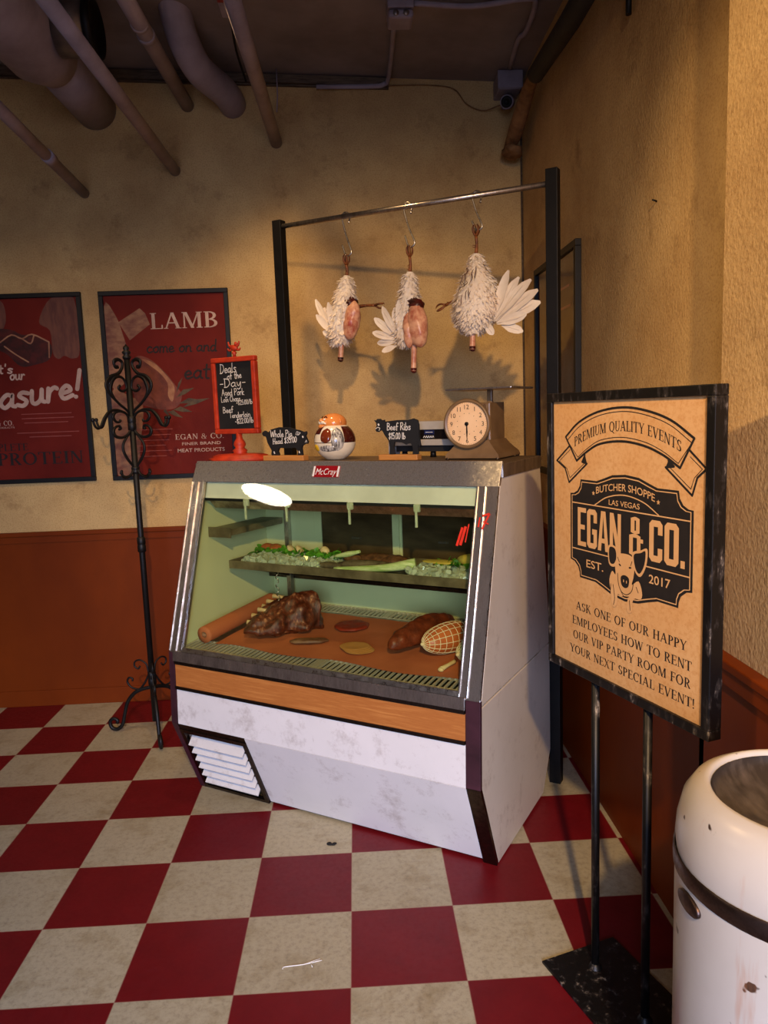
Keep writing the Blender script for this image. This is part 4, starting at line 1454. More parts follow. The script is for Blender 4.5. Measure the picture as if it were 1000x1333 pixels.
def loaf(b):
    def sh(p, d):
        return Vector((p.x, p.y, p.z if p.z > 0 else p.z * 0.35))
    return b.blob((0, 0, 0.016), (0.050, 0.19, 0.066), 0.009, 24, 5, None, sh, 8)


food('meat_loaf', 'long lumpy dark brown meat log between the pale slices and the netted ham', 'meat', 0.918, 0.225, deck(0.225) + 0.014, 'loaf', loaf, rz=R(-12))


def ham(name, label, mat, x, y, rz, rx, ry):
    t = thing(name, label, 'ham', case_pt(x, y, deck(y) + 0.004), CR + rz)
    MB().blob((0, 0, rx), (rx, ry, rx), 0.003, 12, 4).build('meat', mat, t)
    b = MB()
    for k in range(14):
        a = 2 * PI * k / 14
        b.tube([((rx + 0.001) * math.sin(u) * math.cos(a), -(ry + 0.001) * math.cos(u), rx + (rx + 0.001) * math.sin(u) * math.sin(a)) for u in [PI * i / 22 for i in range(23)]], 0.0014, 5)
    for i in range(2, 13):
        u = PI * i / 14
        b.tube([((rx + 0.001) * math.sin(u) * math.cos(a), -(ry + 0.001) * math.cos(u), rx + (rx + 0.001) * math.sin(u) * math.sin(a)) for a in [2 * PI * j / 24 for j in range(24)]], 0.0013, 5, closed=True)
    b.blob((0, -ry - 0.004, rx), (0.007, 0.007, 0.007), sub=2)
    b.build('net', 'net', t)
    return t


ham('netted_ham', 'orange brown ham in white string net at the right of the case', 'ham', 1.045, 0.17, R(-26), 0.052, 0.115)
ham('netted_ham', 'smaller pale green netted ham half hidden by the right post', 'greenham', 1.155, 0.125, R(-20), 0.040, 0.075)
b = MB(); b.tube([(0, 0, 0.010), (0.012, 0.03, 0.016), (0.022, 0.062, 0.02)], [0.009, 0.006, 0.007], 10, 4); b.blob((0, -0.004, 0.010), (0.011, 0.009, 0.008), 0.002, 60, 2)
o = b.build('bone_piece', 'shell'); o.location = case_pt(1.085, 0.01, deck(0.01) + 0.001); o.rotation_euler = (0, 0, CR); tag(o, 'thin pink white bone lying before the green netted ham', 'bone')

# ------------------------------------------------------------------ food on the glass shelf


def ice_bed(name, label, x0, x1, n, y0, y1, zlo, zhi):
    b = MB()
    for k in range(n):
        x, y = random.uniform(x0, x1), random.uniform(y0, y1)
        z = 0.885 + random.uniform(zlo, zhi)
        s = random.uniform(0.006, 0.011)
        r = Euler((random.uniform(0, 3), random.uniform(0, 3), random.uniform(0, 3))).to_matrix()
        b.box(x - s, x + s, y - s, y + s, z - s * 0.8, z + s * 0.8, rot=r)
    o = b.build(name, 'ice'); o.location = CL; o.rotation_euler = (0, 0, CR)
    tag(o, label, 'ice'); o['kind'] = 'stuff'
    return o


ice_bed('crushed_ice', 'crushed clear ice on the left half of the case shelf', 0.13, 0.53, 420, 0.18, 0.33, 0.004, 0.030)
ice_bed('crushed_ice', 'crushed clear ice at the right end of the case shelf', 0.875, 1.19, 260, 0.18, 0.32, 0.004, 0.032)


def lettuce(label, x, y, z, r, seed):
    rnd = random.Random(seed)
    b = MB()
    for k in range(80):
        a = rnd.uniform(0, 2 * PI)
        e = rnd.uniform(0.05, 0.8)
        d = Vector((math.cos(a) * math.cos(e), math.sin(a) * math.cos(e) * 0.6, math.sin(e) * 0.7))
        p = Vector((rnd.uniform(-r, r) * 0.8, rnd.uniform(-r, r) * 0.35, rnd.uniform(0, 0.012)))
        b.leaf(p, d, (rnd.uniform(-1, 1), rnd.uniform(-1, 1), 1), rnd.uniform(0.025, 0.045), rnd.uniform(0.018, 0.032), rnd.uniform(-0.3, 0.7))
    o = b.build('lettuce', 'lettuce'); o.location = case_pt(x, y - 0.015, z + 0.012); o.rotation_euler = (0, 0, CR)
    tag(o, label, 'lettuce', 'lettuce bedding on the case shelf')


lettuce('curly green lettuce bunch under the orange rolls at the shelf left', 0.17, 0.35, 0.895, 0.085, 1)
lettuce('curly green lettuce bunch behind the cream wedges on the ice', 0.33, 0.35, 0.895, 0.085, 2)
lettuce('curly green lettuce bunch under the round cream scallop', 0.46, 0.33, 0.895, 0.08, 3)
lettuce('curly green lettuce bunch beneath the yellow fillets at the shelf right', 1.03, 0.35, 0.895, 0.11, 4)
lettuce('curly green lettuce bunch at the far right shelf end beside the post', 1.15, 0.34, 0.895, 0.07, 5)
for k, (x, lab) in enumerate(((0.13, 'left orange brown roll on lettuce at the shelf left end'), (0.175, 'right orange brown roll on lettuce at the shelf left end'))):
    food('seafood_roll', lab, 'roll', x, 0.355, 0.917, 'salmon', lambda b: b.blob((0, 0, 0.012), (0.032, 0.028, 0.018), 0.003, 30, 3), 'orange rolls')
for k, (x, y, lab) in enumerate(((0.268, 0.335, 'left cream wedge standing in the lettuce'), (0.312, 0.335, 'right cream wedge standing in the lettuce'))):
    food('cream_wedge', lab, 'wedge', x, y, 0.918, 'shell', lambda b: b.blob((0, 0, 0.012), (0.009, 0.02, 0.026), 0.002, 30, 3, Matrix.Rotation(R(-38), 3, 'Y')), 'cream wedges')
food('scallop', 'round cream scallop on lettuce left of the fish', 'scallop', 0.435, 0.33, 0.918, 'shell', lambda b: b.blob((0, 0, 0.016), (0.022, 0.016, 0.021), 0.001, 20, 3))
food('shellfish', 'dark shiny shellfish tail at the shelf edge under the fish', 'shellfish', 0.545, 0.20, 0.897, 'fish', lambda b: b.blob((0, 0, 0.012), (0.055, 0.022, 0.015), 0.004, 30, 3))


def fishshape(b):
    return b.tube([(-0.14, -0.01, 0.012), (-0.10, 0.0, 0.016), (0, 0, 0.02), (0.10, 0.0, 0.016), (0.16, 0.0, 0.012)], [0.012, 0.018, 0.021, 0.016, 0.004], 14, 5)


food('whole_fish', 'long grey whole fish lying along the middle shelf edge', 'fish', 0.70, 0.235, 0.893, 'fish', fishshape, rz=R(6))


def fillet(b):
    def sh(p, d):
        return Vector((p.x, p.y, p.z if p.z > 0 else p.z * 0.3))
    return b.blob((0, 0, 0.01), (0.12, 0.045, 0.026), 0.008, 24, 4, None, sh, 4)


food('crusted_fillet', 'brown peppered fillet behind the whole fish', 'fillet', 0.70, 0.33, 0.905, 'fillet', fillet)
food('crusted_fillet', 'short brown speckled fillet with a pale leaf over it, left of the fish', 'fillet', 0.585, 0.30, 0.905, 'fillet', lambda b: b.blob((0, 0, 0.016), (0.042, 0.03, 0.02), 0.004, 30, 3))


def leek(b):
    return b.tube([(-0.16, -0.02, 0.008), (-0.06, -0.01, 0.012), (0.05, 0.0, 0.02), (0.15, 0.03, 0.036)], [0.008, 0.011, 0.015, 0.02], 10, 5)


food('leek_stalk', 'long pale leek stalk pointing right over the shelf middle', 'leek', 0.74, 0.20, 0.897, 'leek', leek, rz=R(4))
food('leek_stalk', 'short pale leek stalk tilted up over the speckled fillet', 'leek', 0.575, 0.28, 0.928, 'leek', lambda b: b.tube([(-0.06, 0, 0), (0, 0, 0.012), (0.055, 0.0, 0.026)], [0.006, 0.012, 0.006], 10, 4))
food('yellow_fillet', 'round topped yellow fillet beside the right post', 'fillet', 1.085, 0.34, 0.922, 'lemon', lambda b: b.blob((0, 0, 0.014), (0.078, 0.03, 0.026), 0.004, 16, 3))
food('yellow_fillet', 'thin flat yellow fillet left of the round one', 'fillet', 0.945, 0.33, 0.918, 'lemon', lambda b: b.blob((0, 0, 0.006), (0.075, 0.03, 0.008), 0.002, 16, 3))

# ------------------------------------------------------------------ things on top of the case
TOP = 1.3052


def on_top(name, label, cat, x, y, rz=0.0, group=None):
    return thing(name, label, cat, case_pt(x, y, TOP), CR + rz, group)


# deals board
t = on_top('deals_board', 'orange framed chalkboard of daily deals on a turned pedestal', 'chalkboard', 0.113, 0.235)
b = MB(); b.lathe([(0.13, 0.0), (0.13, 0.012), (0.112, 0.016), (0.112, 0.022), (0.09, 0.028), (0.0, 0.03)], 8, Matrix.Rotation(R(22.5), 4, 'Z') @ Matrix.Diagonal((1.03, 0.62, 1, 1))); b.build('base', 'orange', t)
b = MB(); b.lathe([(0.032, 0.026), (0.026, 0.034), (0.03, 0.042), (0.018, 0.052), (0.025, 0.064), (0.022, 0.076), (0.013, 0.09), (0.012, 0.115)], 20); b.build('stem', 'orange', t)
b = MB()
x0, x1, z0, z1, w = -0.116, 0.106, 0.108, 0.412, 0.02
b.box(x0, x1, -0.012, 0.012, z1 - w, z1, bev=0.004); b.box(x0, x1, -0.012, 0.012, z0, z0 + w, bev=0.004); b.box(x0, x0 + w, -0.012, 0.012, z0 + w, z1 - w, bev=0.004); b.box(x1 - w, x1, -0.012, 0.012, z0 + w, z1 - w, bev=0.004); b.build('frame', 'orange', t)
b = MB(); b.box(x0 + w, x1 - w, -0.004, 0.006, z0 + w, z1 - w); b.build('slate', 'chalkboard', t)
b = MB()
yy = -0.0055
hand(b, 'Deals', -0.075, 0.350, 0.036, yy, 0.003, 0.085, 0.05, 0.04); hand(b, 'of the', -0.040, 0.325, 0.027, yy, 0.0026, 0.075, 0, 0.05)
hand(b, '-Day-', -0.080, 0.294, 0.034, yy, 0.003, 0.135, 0, 0.02); hand(b, 'Aged Pork', -0.072, 0.262, 0.026, yy, 0.0024, 0.115); hand(b, 'Loin Chops', -0.078, 0.236, 0.021, yy, 0.0022, 0.10, 0, 0.03); hand(b, '-$25.00/lb', 0.0, 0.222, 0.018, yy, 0.002, 0.082, 0, 0.05)
hand(b, 'Beef', -0.072, 0.192, 0.024, yy, 0.0024, 0.055, 0, 0.05); hand(b, 'Tenderloin', -0.04, 0.172, 0.022, yy, 0.0022, 0.108, 0, 0.03); hand(b, '-$22.00/lb', -0.012, 0.148, 0.020, yy, 0.0024, 0.094, 0, 0.05)
b.build('chalk_lettering', 'chalk', t)
b = MB()
b.lathe([(0.008, 0.412), (0.006, 0.42), (0.011, 0.428), (0.004, 0.436)], 12); b.blob((0, 0, 0.447), (0.022, 0.01, 0.013), 0.005, 60, 2)
for s in (-1, 1):
    b.tube([(s * 0.008, 0, 0.45), (s * 0.022, 0, 0.456), (s * 0.028, 0, 0.472)], [0.006, 0.005, 0.003], 8, 3); b.tube([(s * 0.012, 0, 0.44), (s * 0.026, 0, 0.438), (s * 0.032, 0, 0.446)], [0.005, 0.004, 0.003], 8, 3)
b.blob((0.010, 0, 0.462), (0.008, 0.007, 0.009), 0.002, 60, 2); part_label(b.build('finial', 'orange', t), 'orange animal shaped finial')

# pig and cow price signs


def animal_sign(name, label, x, y, pts, base, lines, extra=None):
    t = on_top(name, label, 'sign', x, y)
    b = MB(); b.box(base[0], base[1], -0.018, 0.018, 0, 0.02, bev=0.002); b.build('base', 'block', t)
    b = MB(); b.prism(pts, -0.005, 0.005, bev=0.001); b.build('silhouette', 'chalkboard', t)
    for a in lines:
        b = MB(); hand(b, *a[:4], -0.0062, *a[4:]); b.build('chalk_lettering', 'chalk', t)
    if extra:
        b = MB(); extra(b); b.build('chalk_face', 'chalk', t)
    return t


PIG = [(-0.112, 0.112), (-0.100, 0.118), (-0.092, 0.114), (-0.088, 0.105), (-0.070, 0.122), (-0.03, 0.130), (0.02, 0.128), (0.050, 0.118), (0.062, 0.118), (0.085, 0.108), (0.097, 0.112), (0.099, 0.104), (0.092, 0.094), (0.098, 0.082), (0.104, 0.072), (0.101, 0.064), (0.088, 0.064), (0.076, 0.058), (0.072, 0.048), (0.076, 0.022), (0.074, 0.019), (0.052, 0.019), (0.052, 0.026), (0.058, 0.032), (0.046, 0.05), (0.0, 0.048), (-0.035, 0.050), (-0.042, 0.036), (-0.036, 0.024), (-0.036, 0.019), (-0.072, 0.019), (-0.074, 0.026), (-0.070, 0.040), (-0.090, 0.070), (-0.094, 0.092), (-0.098, 0.096), (-0.108, 0.096), (-0.114, 0.104)]


def pig_face(b):
    for pts in ([(0.055, 0.112), (0.050, 0.100), (0.062, 0.098), (0.072, 0.106), (0.056, 0.112)], [(0.060, 0.108), (0.058, 0.101), (0.068, 0.103)]):
        b.ribbon(pts, 0.0018, -0.0062)
    b.ribbon([(0.082, 0.092), (0.083, 0.090)], 0.007, -0.0062); b.ribbon([(0.092, 0.07), (0.098, 0.078), (0.100, 0.07)], 0.002, -0.0062); b.ribbon([(-0.058, 0.034), (-0.056, 0.028)], 0.005, -0.0062); b.ribbon([(0.062, 0.036), (0.064, 0.03)], 0.004, -0.0062)


animal_sign('pig_sign', 'black pig shaped chalk price sign on a small wood block', 0.338, 0.245, PIG, (-0.105, 0.088), [('Whole Pig', -0.072, 0.092, 0.026, 0.0028, 0.105, 0.05), ('Head $35.00', -0.062, 0.064, 0.022, 0.0028, 0.115, 0.05, 0.06)], pig_face)
COW = [(-0.100, 0.146), (-0.090, 0.143), (-0.086, 0.150), (-0.074, 0.150), (-0.070, 0.144), (-0.056, 0.146), (-0.058, 0.139), (-0.048, 0.140), (0.0, 0.144), (0.04, 0.142), (0.062, 0.148), (0.078, 0.142), (0.083, 0.125), (0.082, 0.085), (0.088, 0.052), (0.083, 0.046), (0.078, 0.060), (0.076, 0.044), (0.078, 0.022), (0.072, 0.019), (0.055, 0.019), (0.058, 0.045), (0.050, 0.060), (0.038, 0.060), (0.030, 0.055), (0.012, 0.064), (-0.018, 0.066), (-0.022, 0.045), (-0.018, 0.024), (-0.020, 0.019), (-0.040, 0.019), (-0.036, 0.045), (-0.040, 0.070), (-0.058, 0.092), (-0.066, 0.108), (-0.076, 0.108), (-0.082, 0.102), (-0.092, 0.104), (-0.095, 0.112), (-0.088, 0.125), (-0.089, 0.136)]


def cow_face(b):
    b.ribbon([(-0.080, 0.130), (-0.079, 0.128)], 0.007, -0.0062)
    b.ribbon([(-0.092, 0.114), (-0.084, 0.120), (-0.074, 0.116), (-0.078, 0.108)], 0.0022, -0.0062)


animal_sign('cow_sign', 'black cow shaped chalk price sign on a small wood block', 0.818, 0.275, COW, (-0.078, 0.080), [('Beef Ribs', -0.046, 0.108, 0.026, 0.0028, 0.098, 0.05), ('$15.00 lb', -0.040, 0.076, 0.022, 0.0028, 0.07, 0.05)], cow_face)

# round butcher cookie jar
t = on_top('figurine_jar', 'round ceramic jar shaped like a bald moustached butcher', 'jar', 0.527, 0.30, R(-8))
RB = 0.080


def jr(z, rmax=RB, zc0=0.070, h=0.075):
    return rmax * math.sqrt(max(0.0, 1 - ((z - zc0) / h) ** 2))


b = MB(); b.lathe([(0.0, 0.001), (0.036, 0.001)] + [(jr(z), z) for z in (0.006, 0.012, 0.022, 0.034, 0.046, 0.058, 0.0655)], 40, cap=False); b.build('jar_bottom', 'jarcream', t)
b = MB(); b.lathe([(RB - 0.002, 0.0655), (RB - 0.002, 0.0685)], 40, cap=False); b.build('seam', 'jardark', t)
b = MB(); b.lathe([(jr(z), z) for z in (0.0685, 0.08, 0.092, 0.104, 0.116, 0.126, 0.134)] + [(0.03, 0.14), (0, 0.141)], 40, cap=False); b.build('jar_lid', 'jarcream', t)
b = MB(); b.blob((-0.004, 0, 0.139), (0.052, 0.050, 0.038), 0, 1, 4); hd = b.build('head', 'jarskin', t)


def patch(name, mat, a0, a1, z0, z1, lift=0.0015, n=12, m=8, parent=t, rnd=0.0):
    b = MB(); g = []
    for i in range(n + 1):
        row = []
        for j in range(m + 1):
            u, v = i / n * 2 - 1, j / m * 2 - 1
            # superellipse outline
            k = math.sqrt(max(0, 1 - abs(v) ** 2.6)) if rnd else 1
            a = R((a0 + a1) / 2 + (a1 - a0) / 2 * u * k)
            z = (z0 + z1) / 2 + (z1 - z0) / 2 * v
            r = jr(z) + lift * (1.0 + 2.2 * math.sqrt(max(0, 1 - u * u)) * math.sqrt(max(0, 1 - v * v)))
            row.append(b.v((r * math.cos(a), r * math.sin(a), z)))
        g.append(row)
    for i in range(n):
        for j in range(m):
            b.face([g[i][j], g[i + 1][j], g[i + 1][j + 1], g[i][j + 1]], True)
    return b.build(name, mat, parent)


patch('sleeve', 'jarbrown', 268, 300, 0.066, 0.122, 0.003, rnd=1)
patch('apron', 'jargrey', 300, 335, 0.036, 0.124, 0.002, rnd=1)
patch('apron', 'jargrey', 262, 318, 0.034, 0.058, 0.002, rnd=1)
patch('sleeve', 'jardark', 336, 385, 0.068, 0.126, 0.0012)
patch('collar', 'jardark', 228, 262, 0.100, 0.128, 0.0012)
patch('sleeve', 'jardark', 160, 215, 0.068, 0.126, 0.0012)
patch('chick_patch', 'jaryellow', 236, 258, 0.034, 0.062, 0.002, rnd=1)


def face_pt(a, e, k=1.0):
    a, e = R(a), R(e)
    return Vector((-0.004 + 0.052 * k * math.cos(e) * math.cos(a), 0.050 * k * math.cos(e) * math.sin(a), 0.139 + 0.038 * k * math.sin(e)))


FA = 246
for s in (-1, 1):
    b = MB(); b.tube([face_pt(FA + s * 3, 2, 1.03), face_pt(FA + s * 16, 6, 1.05), face_pt(FA + s * 30, -2, 1.02)], [0.006, 0.0065, 0.002], 8, 4); b.build('moustache', 'jarcream', hd)
    b = MB(); b.tube([face_pt(FA + s * 9, 34, 1.01), face_pt(FA + s * 20, 40, 1.02), face_pt(FA + s * 32, 32, 1.01)], [0.002, 0.003, 0.0015], 6, 4); b.build('eyebrow', 'jardark', hd)
    b = MB(); b.blob(face_pt(FA + s * 18, 24, 1.0), (0.006, 0.006, 0.004), sub=2); b.build('eye', 'jarcream', hd)
    b = MB(); b.blob(face_pt(FA + s * 94, 8, 0.99), (0.007, 0.006, 0.010), sub=2); b.build('ear', 'jarskin', hd)
b = MB(); b.blob(face_pt(FA, 16, 1.05), (0.008, 0.009, 0.007), sub=2); b.build('nose', 'jarskin', hd)
b = MB(); b.blob(face_pt(FA, -18, 0.99), (0.016, 0.014, 0.010), sub=3); b.build('chin', 'jarskin', hd)

# dial scale
t = on_top('dial_scale', 'old taupe dial scale with a round clock face and flat weighing plate', 'scale', 1.10, 0.295)
b = MB()
b.prism([(-0.055, 0.062), (0.055, 0.062), (0.055, 0.195), (-0.055, 0.195)], 0.02, 0.165, bev=0.006)
n = 8
prof = [(0.100, 0.008), (0.096, 0.02), (0.082, 0.034), (0.068, 0.05), (0.058, 0.066)]
for (w0, z0), (w1, z1) in zip(prof, prof[1:]):
    q0, q1 = [(-w0, -0.005 - (w0 - 0.058) * 0.45), (w0, -0.005 - (w0 - 0.058) * 0.45), (w0, 0.165 + (w0 - 0.058) * 0.8), (-w0, 0.165 + (w0 - 0.058) * 0.8)], [(-w1, -0.005 - (w1 - 0.058) * 0.45), (w1, -0.005 - (w1 - 0.058) * 0.45), (w1, 0.165 + (w1 - 0.058) * 0.8), (-w1, 0.165 + (w1 - 0.058) * 0.8)]
    for i in range(4):
        j = (i + 1) % 4
        b.poly([(*q0[i], z0), (*q0[j], z0), (*q1[j], z1), (*q1[i], z1)])
b.box(-0.10, 0.10, -0.024, 0.20, 0.004, 0.010, bev=0.002)
b.box(-0.04, 0.04, -0.004, 0.03, 0.06, 0.19)
bmesh.ops.remove_doubles(b.bm, verts=b.bm.verts, dist=0.0002)
b.build('body', 'scalebody', t)
for x in (-0.092, 0.092):
    for y in (-0.018, 0.192):
        b = MB(); b.lathe([(0.007, 0.0), (0.008, 0.003), (0.006, 0.008)], 10, Matrix.Translation((x, y, 0))); b.build('foot', 'darksteel', t)
FX = Matrix.Translation((-0.013, -0.012, 0.124)) @ Matrix.Rotation(R(90), 4, 'X')
b = MB(); b.lathe([(0.070, -0.03), (0.082, 0.0), (0.086, 0.012), (0.084, 0.022), (0.077, 0.024), (0.073, 0.014), (0.0, 0.012)], 48, FX, cap=False); rim = b.build('dial_rim', 'scalebody', t)
b = MB(); b.lathe([(0.0735, 0.0142), (0.0, 0.0144)], 48, FX, cap=False); fc = b.build('dial_face', 'dial', t)
b = MB()
cx, cz, yf = -0.013, 0.124, -0.0268
for k in range(1, 13):
    a = PI / 2 - 2 * PI * k / 12
    font_text(b, str(k), cx + 0.058 * math.cos(a), cz + 0.058 * math.sin(a) - 0.008, None, 0.0155, yf, align='C')
for k in range(60):
    a = 2 * PI * k / 60
    b.ribbon([(cx + 0.0695 * math.cos(a), cz + 0.0695 * math.sin(a)), (cx + 0.0715 * math.cos(a), cz + 0.0715 * math.sin(a))], 0.0008, yf)
for k in range(12):
    a = 2 * PI * k / 12 + 0.26
    b.ribbon([(cx + 0.036 * math.cos(a), cz + 0.036 * math.sin(a)), (cx + 0.037 * math.cos(a), cz + 0.037 * math.sin(a))], 0.002, yf)
b.build('dial_numbers', 'ink', fc)
b = MB(); b.prism([(cx - 0.002, cz), (cx + 0.002, cz), (cx + 0.0025, cz - 0.03), (cx, cz - 0.062), (cx - 0.0025, cz - 0.03)], -0.0290, -0.0280); b.lathe([(0.0065, 0.0), (0.0065, 0.005), (0, 0.006)], 16, Matrix.Translation((cx, -0.0275, cz)) @ Matrix.Rotation(R(90), 4, 'X')); b.build('pointer', 'black', t)
b = MB(); b.box(0.028, 0.046, 0.06, 0.076, 0.19, 0.238, bev=0.002); b.build('plate_post', 'scalebody', t)
b = MB(); b.box(-0.085, 0.155, -0.045, 0.19, 0.238, 0.245, bev=0.003); b.build('weighing_plate', 'steel2', t)

# deli scale behind
t = on_top('deli_scale', 'low silver electronic scale behind the cow sign and dial scale', 'scale', 0.865, 0.42)
b = MB(); b.box(-0.145, 0.145, -0.035, 0.05, 0.118, 0.135, bev=0.003); b.box(-0.145, 0.145, -0.036, -0.028, 0.104, 0.134, bev=0.001); b.build('top_plate', 'satin', t)
b = MB(); b.box(-0.142, 0.142, -0.030, 0.048, 0.068, 0.104); b.build('display_panel', 'darksteel', t)
b = MB(); b.box(-0.145, 0.145, -0.037, 0.05, 0.045, 0.068, bev=0.002); b.build('lower_band', 'satin', t)
b = MB(); b.box(-0.125, 0.14, -0.02, 0.045, 0.022, 0.045); b.build('underside', 'dark', t)
b = MB(); b.profx([(-0.033, 0.0), (0.045, 0.0), (0.045, 0.10), (-0.033, 0.06)], -0.152, -0.144, bev=0.001); b.build('end_cap', 'white', t)
for x in (-0.10, 0.02, 0.12):
    b = MB(); b.lathe([(0.012, 0), (0.010, 0.023)], 12, Matrix.Translation((x, 0.0, 0))); b.build('foot', 'black', t)
b = MB(); b.box(0.0, 0.04, -0.0315, -0.030, 0.086, 0.102); lb = b.build('blue_label', 'blue', t)
b = MB()
for k in range(5):
    b.ribbon([(-0.004 + k * 0.009, 0.074), (0.0 + k * 0.009, 0.081), (0.003 + k * 0.009, 0.074)], 0.002, -0.0312)
b.ribbon([(0.006, 0.094), (0.034, 0.094)], 0.002, -0.032)
b.build('label_marks', 'white', lb)

# ------------------------------------------------------------------ hanging rack, hooks and chickens
YR = 0.632
t = thing('hanging_rack', 'black two post rack with a steel rail standing behind the case', 'rack', CL, CR)
b = MB(); b.box(0.052, 0.096, YR - 0.02, YR + 0.02, 0.0, 2.318, bev=0.002); b.build('post', 'black', t)
b = MB(); b.box(1.264, 1.308, YR - 0.02, YR + 0.02, 0.0, 2.318, bev=0.002); b.build('post', 'black', t)
RZ0, RZ1 = 2.292, 2.270
b = MB(); b.tube([(0.09, YR, RZ0), (1.27, YR, RZ1)], 0.0105, 16); part_label(b.build('rail', 'steel2', t), 'dull steel rail')


def hook(x, zb, label, tilt=0.0):
    zr = RZ0 + (RZ1 - RZ0) * (x - 0.09) / 1.18
    H = zr - zb
    b = MB()
    r = 0.0165
    pts = [(r * 1.15, -0.01, -0.03), (r * 1.1, 0.0, -0.012)]
    pts += [(r * math.cos(a), 0, r * math.sin(a)) for a in [R(20 + 150 * i / 7) for i in range(8)]]
    xb = tilt
    pts += [(-r, 0, -0.01), (-r * 0.3 + xb * 0.4, 0, -H * 0.5), (xb + 0.008, 0, -H * 0.86), (xb + 0.004, 0, -H * 0.97), (xb - 0.010, 0, -H), (xb - 0.022, 0, -H * 0.93), (xb - 0.028, 0, -H * 0.80), (xb - 0.033, 0, -H * 0.70)]
    b.tube(pts, 0.0036, 8, 3)
    o = b.build('meat_hook', 'bright'); o.location = case_pt(x, YR, zr + 0.0010 - 0.0021); o.rotation_euler = (0, 0, CR)
    tag(o, label, 'hook', 'steel S hooks on the rail')


hook(0.415, 2.128, 'steel S hook on the rail holding the leftmost chicken', 0.012)
hook(0.702, 2.126, 'steel S hook on the rail holding the middle chicken', 0.018)
hook(0.994, 2.150, 'steel S hook on the rail holding the right fluffy chicken', 0.012)


def foot(mb, p, d, ln, r=0.006, seed=0, toes=4):
    """scaly leg from p along d, ending in toes"""
    rnd = random.Random(seed)
    p, d = Vector(p), Vector(d).normalized()
    e = p + d * ln
    side = d.orthogonal().normalized()
    mb.tube([p, p + d * ln * 0.5 + side * 0.003, e], [r * 1.25, r * 0.9, r], 8, 3)
    for k in range(toes):
        a = 2 * PI * k / toes + rnd.uniform(-.3, .3)
        s = (side * math.cos(a) + d.cross(side) * math.sin(a))
        mb.tube([e, e + d * 0.016 + s * 0.012, e + d * 0.034 + s * 0.013, e + d * 0.044 + s * 0.006], [r * 0.8, r * 0.65, r * 0.55, r * 0.2], 6, 2)
    for k in range(3):
        q = p + d * ln * rnd.uniform(0.2, 0.7)
        s = Vector((rnd.uniform(-1, 1), rnd.uniform(-1, 0.2), rnd.uniform(-.3, .5))).normalized()
        mb.tube([q, q + s * 0.014], [r * 0.5, r * 0.15], 5)
    return mb


def plumage(mb, pts, n, seed, down=1.0, Lr=(0.018, 0.034), wr=(0.004, 0.009)):
    """tufts over a chain of (centre, rx, rz) cross sections"""
    rnd = random.Random(seed)
    for k in range(n):
        t = rnd.random() * (len(pts) - 1)
        i = min(int(t), len(pts) - 2)
        f = t - i
        c = Vector(pts[i][0]).lerp(Vector(pts[i + 1][0]), f)
        rr = pts[i][1] + (pts[i + 1][1] - pts[i][1]) * f
        a = rnd.uniform(0, 2 * PI)
        o = Vector((math.cos(a), math.sin(a) * 0.85, 0))
        axis = (Vector(pts[min(i + 1, len(pts) - 1)][0]) - Vector(pts[i][0])).normalized()
        d = (axis * down + o * rnd.uniform(0.15, 0.75) + Vector((rnd.uniform(-.5, .5), rnd.uniform(-.5, .5), rnd.uniform(-.4, .5)))).normalized()
        mb.leaf(c + o * rr * 0.97, d, o, rnd.uniform(*Lr), rnd.uniform(*wr), rnd.uniform(-0.35, 0.35), n=4)
    return mb


